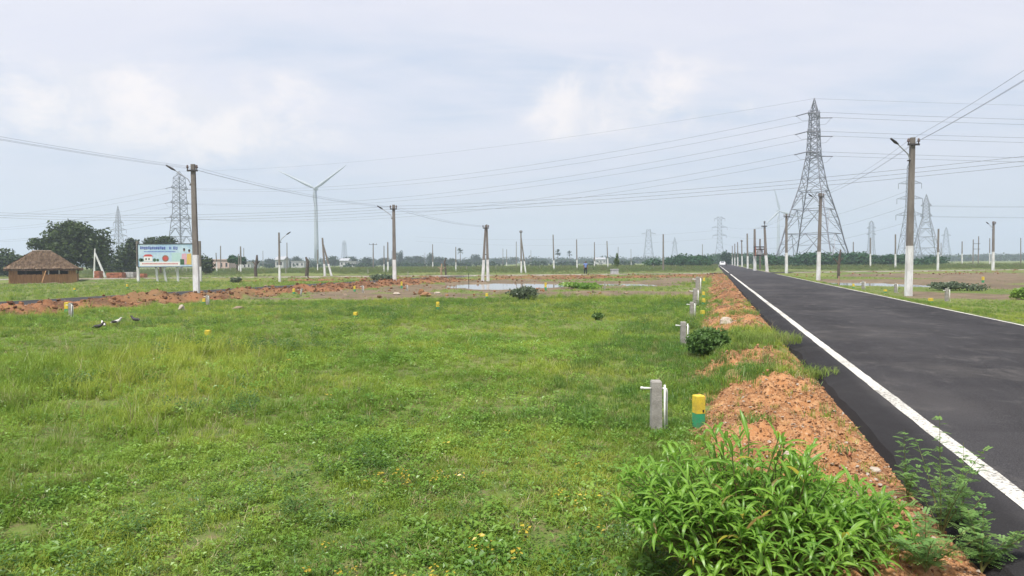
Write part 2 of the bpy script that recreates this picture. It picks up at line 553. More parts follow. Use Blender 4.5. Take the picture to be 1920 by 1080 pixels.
def mat_line():
    b = NB('line_paint')
    o = b.obj()
    n = b.noise(o, 1.2, 5, .65, (1, .5, 1)); f = b.noise(o, 30, 3, .7)
    c = b.mix(b.ramp(n, .35, .7), (.60, .585, .53), (.47, .45, .40))
    c = b.mix(b.ramp(b.math('ADD', f, b.math('MULTIPLY', n, .4)), .69, .84, 0, .85), c, (.12, .115, .11))
    b.principled(c, .8, 0, b.bump(f, .2, .005), .2)


def mat_thatch():
    b = NB('thatch')
    o = b.obj()
    n = b.noise(o, 1.3, 5, .65, (2.6, 2.6, .8)); f = b.noise(o, 7, 4, .7, (3, 3, .5))
    c = b.mix(b.ramp(n, .35, .66), (.125, .082, .054), (.27, .190, .125))
    c = b.mix(b.ramp(f, .35, .6, .6, 0), c, (.07, .048, .034))
    b.principled(c, .95, 0, b.bump(f, .9, .08), .1)


def mat_water():
    b = NB('water')
    o = b.pos()
    n = b.noise(o, 3.0, 3, .5)
    b.principled((.20, .165, .12), .045, 0, b.bump(n, .05, .01), .6)


mat_ground(); mat_asphalt(); mat_line(); mat_thatch(); mat_water()


# ------------------------------------------------------------------ object helpers
def tag(o, label=None, cat=None, group=None, kind=None):
    if label: o['label'] = label
    if cat: o['category'] = cat
    if group: o['group'] = group
    if kind: o['kind'] = kind
    return o


def empty(name, loc=(0, 0, 0), rz=0.0):
    o = bpy.data.objects.new(name, None)
    o.empty_display_size = .2
    o.location = loc
    o.rotation_euler = (0, 0, rz)
    col.objects.link(o)
    return o


def link(name, me, mat, parent=None, smooth=False):
    o = bpy.data.objects.new(name, me)
    if mat and not me.materials:
        me.materials.append(MATS[mat])
    if smooth:
        me.polygons.foreach_set('use_smooth', [True] * len(me.polygons))
    col.objects.link(o)
    if parent is not None:
        o.parent = parent
    return o


def np_mesh(name, V, Fc):
    """V (n,3) float, Fc (m,k) int with k constant"""
    V = np.ascontiguousarray(V, np.float32); Fc = np.ascontiguousarray(Fc, np.int32)
    me = bpy.data.meshes.new(name)
    me.vertices.add(len(V)); me.vertices.foreach_set('co', V.ravel())
    m, k = Fc.shape
    me.loops.add(m * k); me.loops.foreach_set('vertex_index', Fc.ravel())
    me.polygons.add(m)
    me.polygons.foreach_set('loop_start', np.arange(0, m * k, k, dtype=np.int32))
    me.polygons.foreach_set('loop_total', np.full(m, k, np.int32))
    me.update(calc_edges=True)
    return me


class MB:
    def __init__(self):
        self.v = []; self.f = []

    def add(self, V, Fs):
        n = len(self.v)
        self.v += [tuple(p) for p in V]
        self.f += [tuple(i + n for i in q) for q in Fs]
        return self

    def box(self, c, s, rz=0.0, taper=1.0):
        cx, cy, cz = c; sx, sy, sz = (k / 2 for k in s)
        ca, sa = math.cos(rz), math.sin(rz)
        V = []
        for z, k in ((-sz, 1.0), (sz, taper)):
            for x, y in ((-sx, -sy), (sx, -sy), (sx, sy), (-sx, sy)):
                x *= k; y *= k
                V.append((cx + x * ca - y * sa, cy + x * sa + y * ca, cz + z))
        return self.add(V, [(3, 2, 1, 0), (4, 5, 6, 7), (0, 1, 5, 4), (1, 2, 6, 5), (2, 3, 7, 6), (3, 0, 4, 7)])

    def tube(self, pts, rad, n=6, cap=True):
        pts = [Vector(p) for p in pts]
        if isinstance(rad, (int, float)): rad = [rad] * len(pts)
        V = []; Fs = []
        for i, p in enumerate(pts):
            t = (pts[min(i + 1, len(pts) - 1)] - pts[max(i - 1, 0)]).normalized()
            a = t.cross(Vector((0, 0, 1)) if abs(t.z) < .9 else Vector((1, 0, 0))).normalized()
            b = t.cross(a)
            off = math.pi / 4 if n == 4 else 0
            for k in range(n):
                q = 2 * math.pi * k / n + off
                V.append(p + (a * math.cos(q) + b * math.sin(q)) * rad[i])
        for i in range(len(pts) - 1):
            for k in range(n):
                Fs.append((i * n + k, i * n + (k + 1) % n, (i + 1) * n + (k + 1) % n, (i + 1) * n + k))
        if cap:
            Fs.append(tuple(range(n - 1, -1, -1)))
            Fs.append(tuple((len(pts) - 1) * n + k for k in range(n)))
        return self.add(V, Fs)

    def bar(self, a, b, r):
        return self.tube([a, b], r * 1.2, 4)

    def lathe(self, prof, n=10, c=(0, 0, 0)):
        V = []; Fs = []
        for r, z in prof:
            for k in range(n):
                q = 2 * math.pi * k / n
                V.append((c[0] + r * math.cos(q), c[1] + r * math.sin(q), c[2] + z))
        for i in range(len(prof) - 1):
            for k in range(n):
                Fs.append((i * n + k, i * n + (k + 1) % n, (i + 1) * n + (k + 1) % n, (i + 1) * n + k))
        Fs.append(tuple(range(n - 1, -1, -1)))
        Fs.append(tuple((len(prof) - 1) * n + k for k in range(n)))
        return self.add(V, Fs)

    def ell(self, c, r, n=8, m=6, jit=0.0, rng=None):
        V = [(c[0], c[1], c[2] - r[2])]
        for i in range(1, m):
            a = math.pi * i / m - math.pi / 2
            for k in range(n):
                q = 2 * math.pi * k / n
                j = 1 + (rng.uniform(-jit, jit) if rng else 0)
                V.append((c[0] + r[0] * math.cos(a) * math.cos(q) * j, c[1] + r[1] * math.cos(a) * math.sin(q) * j, c[2] + r[2] * math.sin(a) * j))
        V.append((c[0], c[1], c[2] + r[2]))
        Fs = [(0, 1 + (k + 1) % n, 1 + k) for k in range(n)]
        for i in range(m - 2):
            for k in range(n):
                Fs.append((1 + i * n + k, 1 + i * n + (k + 1) % n, 1 + (i + 1) * n + (k + 1) % n, 1 + (i + 1) * n + k))
        last = len(V) - 1; o = 1 + (m - 2) * n
        Fs += [(o + k, o + (k + 1) % n, last) for k in range(n)]
        return self.add(V, Fs)

    def mesh(self, name):
        me = bpy.data.meshes.new(name)
        me.from_pydata(self.v, [], self.f)
        me.update()
        return me

    def build(self, name, mat, parent=None, smooth=False):
        return link(name, self.mesh(name), mat, parent, smooth)


# ------------------------------------------------------------------ ground sheet
def build_ground():
    ang = np.concatenate([np.radians(np.arange(-58, 58.01, .27)), np.radians(np.arange(62, 300, 4.0))])
    rad = np.concatenate([[.25, .6, .95], np.exp(np.arange(math.log(1.3), math.log(2400), .0125))])
    A, R = np.meshgrid(ang, rad)
    X = R * np.sin(A); Y = R * np.cos(A)
    Z = terrain(X, Y)
    na, nr = len(ang), len(rad)
    V = np.stack([X.ravel(), Y.ravel(), Z.ravel()], 1)
    i = np.arange(nr - 1)[:, None] * na; k = np.arange(na)[None, :]
    k2 = (k + 1) % na
    Fq = np.stack([i + k, i + k2, i + na + k2, i + na + k], -1).reshape(-1, 4)[:, ::-1]
    V = np.vstack([V, [[0, 0, gz(0, 0)]]])
    me = np_mesh('ground', V, Fq)
    me.attributes.new('soil', 'FLOAT_COLOR', 'POINT')
    red, brown, dark_bank = masks(V[:, 0], V[:, 1], True)
    C = np.stack([red, brown, dark_bank, 0 * red + 1], 1).astype(np.float32)
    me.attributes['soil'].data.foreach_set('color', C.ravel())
    o = link('ground', me, 'ground', smooth=True)
    tag(o, 'grassy plots of land with brown soil stretching to the horizon', kind='structure')
    return o


build_ground()


def strip(name, us_, zs, svals, mat, parent=None, jit=0.0, rot=True, frame=None, smooth=False):
    """a strip of road: columns us_ with heights zs, rows svals; local x across, y along"""
    rng = np.random.RandomState(3)
    nu = len(us_); V = []
    for s in svals:
        if name == 'edge_line':
            for j, (u, z) in enumerate(zip(us_, zs)):
                V.append((u + .012 * float(fbm(np.array(s / .3 + 7.0 * j), np.array(2.0 + j))) + .02 * float(vnoise(np.array(s / 6), np.array(.5))), s, z))
            continue
        for j, (u, z) in enumerate(zip(us_, zs)):
            du = 0
            if jit and j in (0, 1): du = jit * float(fbm(np.array(s / .7), np.array(1.0)))
            if jit and j in (nu - 1, nu - 2): du = jit * float(fbm(np.array(s / .7), np.array(6.0)))
            V.append((u + du, s, z))
    Fs = [(i * nu + j, i * nu + j + 1, (i + 1) * nu + j + 1, (i + 1) * nu + j) for i in range(len(svals) - 1) for j in range(nu - 1)]
    me = bpy.data.meshes.new(name); me.from_pydata(V, [], Fs); me.update()
    return link(name, me, mat, parent, smooth)


def build_roads():
    sv = list(np.concatenate([np.arange(-8, 40, .25), np.arange(40, 100, 1), np.arange(100, 309, 8)]))
    # local frame: x=0 at the asphalt's left edge
    us0 = np.array([0, .10, .25, .6, 2, 3.1, 4.3, 5.6, 5.95, 6.10, 6.2])
    zz = np.array([.14, .29, .315, .33, .35, .36, .35, .33, .315, .29, .14])
    road = strip('main_road', us0, zz, sv, 'asphalt', jit=.10)
    road.location = (*xy(1.36, 0), 0); road.rotation_euler = (0, 0, -RA)
    tag(road, 'dark asphalt road running away to the right of the field', kind='structure')
    cut = (88.7, 98.5)
    for u0, nm in ((.56, 'edge_line'), (5.86, 'edge_line')):
        for (a, b_) in ((-8, cut[0]), (cut[1], 300)):
            sv2 = [s for s in sv if a <= s <= b_]
            zl = np.interp([u0, u0 + .07, u0 + .14], us0, zz) + .005
            o = strip(nm, [u0, u0 + .07, u0 + .14], zl, sv2, 'line_paint', road)
    # second road
    sv3 = list(np.arange(-20, 90, 1.0))
    us2 = np.array([0, .12, .5, 2.4, 4.2, 4.6, 4.75]); z2 = np.array([.08, .2, .225, .25, .225, .2, .08])
    r2 = strip('side_road', us2, z2, sv3, 'asphalt', jit=.1)
    r2.location = (*xy(-33.4, 0), 0); r2.rotation_euler = (0, 0, -RA)
    tag(r2, 'narrow asphalt side road along the left spoil bank', kind='structure')
    strip('edge_line', [4.28, 4.42], np.array([.215, .21]) + .012, sv3, 'line_paint', r2)
    # cross street: a bent strip
    xs = np.concatenate([np.arange(-160, 170, 2.0)])
    ys = np.interp(xs, CRX, CRY)

    def bent(name, d0, d1, z0, mat, parent, xr):
        V = []; Fs = []
        P = [(x, y) for x, y in zip(xs, ys) if xr[0] <= x <= xr[1]]
        for x, y in P:
            V += [(x, y + d0, z0), (x, y + d1, z0)]
        for i in range(len(P) - 1):
            Fs.append((2 * i, 2 * i + 2, 2 * i + 3, 2 * i + 1))
        me = bpy.data.meshes.new(name); me.from_pydata(V, [], Fs); me.update()
        return link(name, me, mat, parent)
    cr = bent('cross_street', 0, 5.0, .285, 'asphalt', None, (-160, 170))
    tag(cr, 'narrow cross street with pale edge beyond the muddy plots', kind='structure')
    for xr in ((-160, 26), (37.5, 170)):
        V = []; P = [(x, y) for x, y in zip(xs, ys) if xr[0] <= x <= xr[1]]
        m = MB()
        for (x0, y0), (x1, y1) in zip(P[:-1], P[1:]):
            m.add([(x0, y0 - .25, .2), (x1, y1 - .25, .2), (x1, y1 - .25, .37), (x0, y0 - .25, .37), (x0, y0 + .05, .37), (x1, y1 + .05, .37), (x1, y1 + .05, .27), (x0, y0 + .05, .27)],
                  [(0, 1, 2, 3), (3, 2, 5, 4), (4, 5, 6, 7)])
        m.build('kerb', 'kerb_pale', cr)
    # water
    for i, (cx, cy, rx, ry) in enumerate(PONDS):
        V = [(cx, cy, -.11)]; n = 28
        for k in range(n):
            q = 2 * math.pi * k / n
            V.append((cx + rx * 1.35 * math.cos(q), cy + ry * 1.35 * math.sin(q), -.11))
        me = bpy.data.meshes.new('pond'); me.from_pydata(V, [], [(0, 1 + k, 1 + (k + 1) % n) for k in range(n)]); me.update()
        o = link('pond', me, 'water')
        tag(o, ['wide shallow rainwater pool on the brown plot behind the grey shrub', 'small rainwater puddle right of the green clump on the brown plot', 'rainwater pool on bare soil right of the main road'][i], kind='structure')


build_roads()

# low hills at the far right
m = MB(); hv = []
for i in range(61):
    x = 900 + i * 18
    hv.append((x, max(0, 9 + 16 * math.exp(-((i - 28) / 9) ** 2) + 7 * math.exp(-((i - 46) / 8) ** 2) + 4 * math.exp(-((i - 10) / 8) ** 2)) * sm(0, 6, i) * sm(60, 54, i)))
V = []; Fs = []
for x, h_ in hv:
    h_ = float(h_)
    V += [(x, 1700 - x * .12, -2), (x, 1760 - x * .12, h_), (x, 1860 - x * .12, -2)]
for i in range(60):
    for j in range(2):
        Fs.append((i * 3 + j, i * 3 + 3 + j, i * 3 + 4 + j, i * 3 + 1 + j))
m.add(V, Fs)
tag(m.build('hills', 'hill', smooth=True), 'low blue hills far off at the right horizon', kind='structure')


# ------------------------------------------------------------------ scatter by geometry nodes (only for uncountable stuff)
def scatter(name, pts, rots, scl, idx, sources, label, cat):
    c = bpy.data.collections.new(name + '_sources')
    for k, (me, mat) in enumerate(sources):
        if not me.materials: me.materials.append(MATS[mat])
        o = bpy.data.objects.new('%s_s%02d' % (name, k), me)
        c.objects.link(o)
    me = bpy.data.meshes.new(name)
    me.vertices.add(len(pts)); me.vertices.foreach_set('co', np.ascontiguousarray(pts, np.float32).ravel())
    for nm, tp, key, arr in (('rot', 'FLOAT_VECTOR', 'vector', rots), ('scl', 'FLOAT', 'value', scl), ('idx', 'INT', 'value', idx)):
        a = me.attributes.new(nm, tp, 'POINT')
        a.data.foreach_set(key, np.ascontiguousarray(arr, np.int32 if tp == 'INT' else np.float32).ravel())
    o = bpy.data.objects.new(name, me); col.objects.link(o)
    ng = bpy.data.node_groups.new(name, 'GeometryNodeTree')
    ng.interface.new_socket('Geometry', in_out='INPUT', socket_type='NodeSocketGeometry')
    ng.interface.new_socket('Geometry', in_out='OUTPUT', socket_type='NodeSocketGeometry')
    N, L = ng.nodes.new, ng.links.new
    gi, go = N('NodeGroupInput'), N('NodeGroupOutput')
    ip = N('GeometryNodeInstanceOnPoints')
    ci = N('GeometryNodeCollectionInfo')
    ci.inputs['Collection'].default_value = c
    ci.inputs['Separate Children'].default_value = True
    ci.inputs['Reset Children'].default_value = True

    def na(n, tp):
        q = N('GeometryNodeInputNamedAttribute'); q.data_type = tp; q.inputs['Name'].default_value = n
        return q.outputs['Attribute']
    e2r = N('FunctionNodeEulerToRotation')
    L(na('rot', 'FLOAT_VECTOR'), e2r.inputs[0])
    L(gi.outputs[0], ip.inputs['Points']); L(ci.outputs[0], ip.inputs['Instance'])
    ip.inputs['Pick Instance'].default_value = True
    L(na('idx', 'INT'), ip.inputs['Instance Index'])
    L(e2r.outputs[0], ip.inputs['Rotation'])
    L(na('scl', 'FLOAT'), ip.inputs['Scale'])
    L(ip.outputs[0], go.inputs[0])
    md = o.modifiers.new('scatter', 'NODES'); md.node_group = ng
    tag(o, label, cat, kind='stuff')
    return o


def blade_tuft(rng, n, rad, hmin, hmax, w, lean):
    m = MB()
    for _ in range(n):
        a = rng.uniform(0, 2 * math.pi); r = rad * math.sqrt(rng.random())
        x0, y0 = r * math.cos(a), r * math.sin(a)
        d = rng.uniform(0, 2 * math.pi); h = rng.uniform(hmin, hmax); ln = h * rng.uniform(.2, 1) * lean
        dx, dy = math.cos(d), math.sin(d)
        wx, wy = -dy * w * .5, dx * w * .5
        P = [(0, 0), (.35, .5), (.75, .85)]
        V = []
        for (t, zz), ww in zip(P, (1, .85, .55)):
            c = (x0 + dx * ln * t * t * 1.2, y0 + dy * ln * t * t * 1.2, h * zz)
            V += [(c[0] - wx * ww, c[1] - wy * ww, c[2]), (c[0] + wx * ww, c[1] + wy * ww, c[2])]
        V.append((x0 + dx * ln * 1.1, y0 + dy * ln * 1.1, h * (1.0 - .25 * lean * rng.random())))
        m.add(V, [(0, 1, 3, 2), (2, 3, 5, 4), (4, 5, 6)])
    return m.mesh('tuft')


def leafy_weed(rng, n, rad, h, ll, lw):
    m = MB()
    for _ in range(n):
        a = rng.uniform(0, 2 * math.pi); r = rad * math.sqrt(rng.random())
        c = Vector((r * math.cos(a), r * math.sin(a), h * rng.uniform(.15, 1)))
        d = rng.uniform(0, 2 * math.pi); t = rng.uniform(-.5, .7)
        ax = Vector((math.cos(d) * math.cos(t), math.sin(d) * math.cos(t), math.sin(t)))
        sd = Vector((-math.sin(d), math.cos(d), rng.uniform(-.4, .4))).normalized()
        l = ll * rng.uniform(.6, 1.2); w = lw * rng.uniform(.7, 1.2)
        up = ax.cross(sd)
        if up.z < 0: up = -up
        V = [c, c + ax * l * .45 + sd * w * .5 + up * w * .18, c + ax * l, c + ax * l * .45 - sd * w * .5 + up * w * .18, c + ax * l * .5]
        m.add(V, [(0, 4, 1), (4, 2, 1), (0, 3, 4), (4, 3, 2)])
    return m.mesh('weed')


def rock_mesh(rng, n=6, k=5, j=.28, flat=.7):
    return MB().ell((0, 0, .25), (.5, .42, .5 * flat), n, k, j, rng).mesh('rock')


rng = random.Random(11)
HALF = math.radians(44)


def sector(rs, n, r0, r1, half=HALF, power=1.0):
    r = np.sqrt(rs.uniform(r0 * r0, r1 * r1, n)) if power == 1 else r0 * (r1 / r0) ** rs.rand(n)
    a = rs.uniform(-half, half, n)
    return r * np.sin(a), r * np.cos(a)


def build_grass():
    rs = np.random.RandomState(21)
    src = []
    for _ in range(3): src.append((blade_tuft(rng, 16, .075, .05, .13, .0075, 1.0), 'grass'))        # 0-2 short
    for _ in range(2): src.append((blade_tuft(rng, 14, .09, .10, .25, .006, .9), 'grass'))            # 3-4 tall
    src.append((blade_tuft(rng, 12, .08, .05, .12, .007, 1.2), 'grass_dry'))                          # 5
    for _ in range(2): src.append((leafy_weed(rng, 16, .085, .10, .042, .022), 'weed'))               # 6-7
    src.append((leafy_weed(rng, 18, .10, .13, .038, .02), 'weed_dark'))                               # 8
    src.append((leafy_weed(rng, 14, .10, .14, .065, .036), 'weed'))                                   # 9 broad
    src.append((leafy_weed(rng, 7, .07, .13, .05, .030), 'yellow_leaf'))                              # 10
    src.append((blade_tuft(rng, 18, .10, .07, .19, .008, 1.0), 'grass_lush'))                          # 11
    src.append((blade_tuft(rng, 5, .05, .30, .52, .0045, .5), 'grass_dry'))                           # 12 seed stalks
    src.append((leafy_weed(rng, 40, .55, .75, .22, .12), 'field_cover'))                              # 13 far cover
    src.append((leafy_weed(rng, 40, .6, .55, .24, .13), 'scrub_leaf'))                                # 14 far scrub
    src.append((leafy_weed(rng, 70, .15, .25, .055, .022), 'weed_dark'))                              # 15 standing weed
    src.append((blade_tuft(rng, 34, .10, .18, .42, .0055, .9), 'grass'))                              # 16 wispy clump
    src.append((leafy_weed(rng, 46, .17, .16, .05, .03), 'weed'))                                     # 17 pale herb
    X = []; Y = []; S = []
    for n, r0, r1, sc_ in ((24000, 3.2, 8.5, .80), (36000, 8.5, 18, .95), (46000, 18, 38, 1.15), (34000, 38, 95, 1.6)):
        x, y = sector(rs, n, r0, r1)
        X.append(x); Y.append(y); S.append(np.full(n, sc_))
    X = np.concatenate(X); Y = np.concatenate(Y); S = np.concatenate(S)
    u, s = us(X, Y); d = cross_d(X, Y)
    red, brown = masks(X, Y)
    n2 = fbm(X / 3 + 3, Y / 3 + 8, 3); n3 = fbm(X / 7 + 30, Y / 7, 3); n1 = fbm(X / .7, Y / .7, 2)
    keep = rs.rand(len(X)) < (1 - .97 * red) * (1 - .93 * sm(.35, .7, brown)) * (1 - .75 * sm(.05, .45, -n1 + .25 * n3 - .12))
    keep &= ~((u > 1.28) & (u < 7.6)) & ~((u > -33.6) & (u < -28.4) & (s < 89)) & ~((d > -.6) & (d < 5.6))
    keep &= pond_mask(X, Y) < .12
    X, Y, S, u, s, n1, n2, n3, red, brown = (q[keep] for q in (X, Y, S, u, s, n1, n2, n3, red, brown))
    n = len(X)
    pr = rs.rand(n)
    idx = rs.randint(0, 3, n)
    R = np.hypot(X, Y)
    tall = sm(-.05, .35, n3 + .35 * np.exp(-((Y - 9.5) / 2.6) ** 2) * (X < 1) - .25 * (Y < 5.5))
    weedy = sm(-.1, .35, n2 + .35 * (Y < 6.3) * (X > -2))
    idx = np.where(pr < .42 * weedy, rs.choice([6, 7, 9, 6, 7, 8], n), idx)
    idx = np.where((pr > .62) & (rs.rand(n) < tall), rs.randint(3, 5, n), idx)
    idx = np.where((pr > .55) & (pr < .66) & (n1 < .2), 5, idx)
    idx = np.where((pr > .978) & (tall > .4), 12, idx)
    idx = np.where((pr < .35) & (np.abs(u) < 2.5) & (R > 8), 11, idx)
    idx = np.where((R > 24) & (pr < .25), 11, idx)
    yel = (Y > 3.8) & (Y < 6.2) & (X > -1.3) & (X < 1.0) & (rs.rand(n) < .16 * sm(.15, .5, fbm(X / .5, Y / .5 + 40, 2)))
    idx = np.where(yel, 10, idx)
    idx = np.where((R > 5) & (rs.rand(n) < .0006), 10, idx)
    nw = fbm(X / 2.2 + 71, Y / 2.2 + 5, 3); q = rs.rand(n); infield = (R < 40) & (u < -.2)
    idx = np.where(infield & (q < .035 * sm(.0, .4, nw)), 15, idx)
    idx = np.where(infield & (q > 1 - .045 * sm(-.1, .4, n3 - .3 * nw)), 16, idx)
    idx = np.where(infield & (q > .5) & (q < .5 + .05 * sm(-.1, .4, -nw)), 17, idx)
    Z = terrain(X, Y) - .012
    rot = np.stack([rs.normal(0, .12, n), rs.normal(0, .12, n), rs.uniform(0, 6.283, n)], 1)
    scl = S * rs.uniform(.6, 1.25, n) * (1 - .3 * sm(-.1, .5, brown)) * (1.0 + .45 * fbm(X / 1.4 + 60, Y / 1.4, 2) + .25 * n3)
    scl = np.where(R > 30, scl * .8, scl)
    scl = np.where(u > 7.5, scl * .6, scl)
    # cover of the far plots
    xf, yf = sector(rs, 30000, 93, 230, math.radians(46))
    df = cross_d(xf, yf); uf, sf = us(xf, yf)
    rf, bf = masks(xf, yf)
    kf = (df > 6.5) & ~((uf > .6) & (uf < 9.2)) & (rs.rand(len(xf)) < (1 - .9 * bf)) & (fbm(xf / 14, yf / 14, 2) > -.25)
    xf, yf = xf[kf], yf[kf]
    nf = len(xf)
    P = np.concatenate([np.stack([X, Y, Z], 1), np.stack([xf, yf, terrain(xf, yf) - .05], 1)])
    rot = np.concatenate([rot, np.stack([0 * xf, 0 * xf, rs.uniform(0, 6.28, nf)], 1)])
    hsc = np.clip((yf - 92) / 60, .35, 1.15) * rs.uniform(.5, 1.25, nf)
    scl = np.concatenate([scl, hsc])
    idx = np.concatenate([idx, np.where(rs.rand(nf) < .72, 13, 14)])
    scatter('meadow_grass', P, rot, scl, idx, src, 'green grass and low weeds covering the plots', 'grass')


build_grass()


def build_gravel():
    rs = np.random.RandomState(5)
    src = [(rock_mesh(rng, 6, 4, .4, .5), 'stone_grey'), (rock_mesh(rng, 6, 4, .4, .5), 'stone_pale')]
    b = NB('clod')
    p = b.pos(); n = b.noise(p, 5, 3, .6); rnd = b.N('ShaderNodeObjectInfo').outputs['Random']
    c = b.mix(b.ramp(rnd, 0, 1), (.20, .102, .052), (.40, .215, .105)); c = b.mix(b.ramp(n, .4, .7, 0, .5), c, (.42, .27, .155))
    b.principled(c, .95, 0, None, .15)
    src += [(rock_mesh(rng, 6, 4, .35), 'clod'), (rock_mesh(rng, 6, 4, .35, .5), 'clod'), (rock_mesh(rng, 5, 4, .35, .6), 'clod')]
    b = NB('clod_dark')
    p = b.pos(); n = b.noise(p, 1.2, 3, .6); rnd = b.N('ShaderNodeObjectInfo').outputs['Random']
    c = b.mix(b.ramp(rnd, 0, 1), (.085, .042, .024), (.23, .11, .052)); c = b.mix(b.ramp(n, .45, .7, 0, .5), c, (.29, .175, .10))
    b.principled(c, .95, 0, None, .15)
    src += [(rock_mesh(rng, 6, 4, .35), 'clod_dark'), (rock_mesh(rng, 6, 4, .35, .5), 'clod_dark'), (rock_mesh(rng, 5, 4, .35, .6), 'clod_dark')]
    P = []; SC = []; ID = []
    # near bank beside the main road
    for n, s0, s1, a, bq in ((40000, 2.2, 9.5, .005, .036), (12000, 9, 24, .012, .055), (5000, 22, 88, .03, .14)):
        s = rs.uniform(s0, s1, n); u = rs.uniform(-.4, 1.42, n)
        x, y = xy(u, s); red, br = masks(x, y)
        k = rs.rand(n) < red
        x, y = x[k], y[k]
        P.append(np.stack([x, y, terrain(x, y)], 1)); sz = a + (bq - a) * rs.rand(len(x)) ** 4.5; SC.append(sz)
        ID.append(rs.choice([0, 1, 5, 6, 2, 2, 3, 3, 2, 3, 4, 4, 4, 4, 2, 3, 3, 4], len(x)))
    # spoil bank of the side road
    n = 5500; s = rs.uniform(-8, 74, n); u = rs.uniform(-28.4, -25.0, n); x, y = xy(u, s)
    red, br = masks(x, y); k = rs.rand(n) < red; x, y = x[k], y[k]
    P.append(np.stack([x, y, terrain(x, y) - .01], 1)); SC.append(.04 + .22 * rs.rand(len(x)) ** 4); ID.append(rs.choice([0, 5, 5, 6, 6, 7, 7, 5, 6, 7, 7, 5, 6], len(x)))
    # bank of the cross street
    n = 5000; x = rs.uniform(-30, 95, n); y = np.interp(x, CRX, CRY) - rs.uniform(.6, 11, n); u, s = us(x, y)
    red, br = masks(x, y); k = (rs.rand(n) < red) & ~((u > 1.2) & (u < 8.8)) & (pond_mask(x, y) < .1); x, y = x[k], y[k]
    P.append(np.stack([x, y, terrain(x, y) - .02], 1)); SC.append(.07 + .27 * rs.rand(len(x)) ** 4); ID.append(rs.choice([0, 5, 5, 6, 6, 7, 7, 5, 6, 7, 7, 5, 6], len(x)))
    # stray clods on the bare plot
    x = rs.uniform(-18, 12, 900); y = rs.uniform(36, 78, 900); u, s = us(x, y); red, br = masks(x, y)
    k = (rs.rand(900) < br) & (u < -1) & (pond_mask(x, y) < .1); x, y = x[k], y[k]
    P.append(np.stack([x, y, terrain(x, y) - .02], 1)); SC.append(.05 + .3 * rs.rand(len(x)) ** 4); ID.append(rs.choice([0, 5, 6, 7], len(x)))
    P = np.concatenate(P); n = len(P)
    rot = rs.uniform(-.5, .5, (n, 3)); rot[:, 2] = rs.uniform(0, 6.28, n)
    scatter('gravel', P, rot, np.concatenate(SC), np.concatenate(ID), src, 'orange gravel and clods heaped on the spoil banks', 'gravel')


build_gravel()


# ------------------------------------------------------------------ foliage
def leaf_cloud(rs, blobs, n, size, name='foliage', flat=.0):
    """many small leaf-clump quads through a union of ellipsoids"""
    B = np.array(blobs, float)
    w = (B[:, 3] * B[:, 4] * B[:, 5]) ** .67; w = w / w.sum()
    k = rs.choice(len(B), n, p=w)
    d = rs.normal(size=(n, 3)); d /= np.linalg.norm(d, axis=1)[:, None]
    r = rs.rand(n) ** .42
    bump = 1 + .22 * np.sin(d[:, 0] * 5 + k) * np.cos(d[:, 1] * 6 + 2 * k) + .12 * np.sin(d[:, 2] * 9 + k)
    C = B[k, :3] + d * r[:, None] * bump[:, None] * B[k, 3:6]
    nrm = d * .8 + rs.normal(size=(n, 3)) * .8; nrm[:, 2] += .35
    nrm /= np.linalg.norm(nrm, axis=1)[:, None]
    t = np.cross(nrm, rs.normal(size=(n, 3))); t /= np.linalg.norm(t, axis=1)[:, None]
    b = np.cross(nrm, t)
    sz = size * rs.uniform(.55, 1.3, n)
    l = t * sz[:, None]; ww = b * (sz * rs.uniform(.45, .8, n))[:, None] * .6
    V = np.stack([C - l * .6, C + ww + nrm * (sz * .12)[:, None], C + l * .6, C - ww + nrm * (sz * .12)[:, None]], 1).reshape(-1, 3)
    Fq = np.arange(4 * n).reshape(-1, 4)
    return np_mesh(name, V, Fq)


def limb_mesh(rs, base, blobs, r0, n=5):
    m = MB()
    B = np.array(blobs)
    top = Vector(B[:, :3].mean(0)); b0 = Vector(base)
    fork = b0.lerp(top, .45)
    m.tube([b0, b0.lerp(fork, .5) + Vector((r0 * .3, 0, 0)), fork], [r0, r0 * .8, r0 * .65], 7)
    for q in B:
        e = Vector(q[:3]); mid = fork.lerp(e, .5) + Vector((rs.normal() * .1, rs.normal() * .1, .1)) * (e - fork).length
        m.tube([fork, mid, e], [r0 * .5, r0 * .3, r0 * .12], n)
    return m.mesh('trunk')


def tree(name, base, blobs, nleaf, lsize, r0, label, group=None, leaf='tree_leaf', seed=1):
    rs = np.random.RandomState(seed)
    t = empty(name, base); tag(t, label, 'tree', group)
    link('trunk', limb_mesh(rs, (0, 0, -.2), blobs, r0), 'bark', t, True)
    link('crown', leaf_cloud(rs, blobs, nleaf, lsize, 'crown'), leaf, t)
    return t


def px_tree(name, xc, ybase_z, D, x0, x1, ytop, label, blobs, nleaf, lsize, leaf='tree_leaf', seed=1, group=None, r0=.3):
    """blobs given in unit box: x -1..1 across, z 0..1 up"""
    p = at_depth(xc, 500, D)
    zb = gz(p.x, D)
    w = (x1 - x0) / 2 * D / F
    h = at_depth(xc, ytop, D).z - zb
    bl = [(b[0] * w, b[1] * w, b[2] * h, b[3] * w, b[4] * w, b[5] * h) for b in blobs]
    return tree(name, (p.x, D, zb), bl, nleaf, lsize, r0, label, group, leaf, seed)


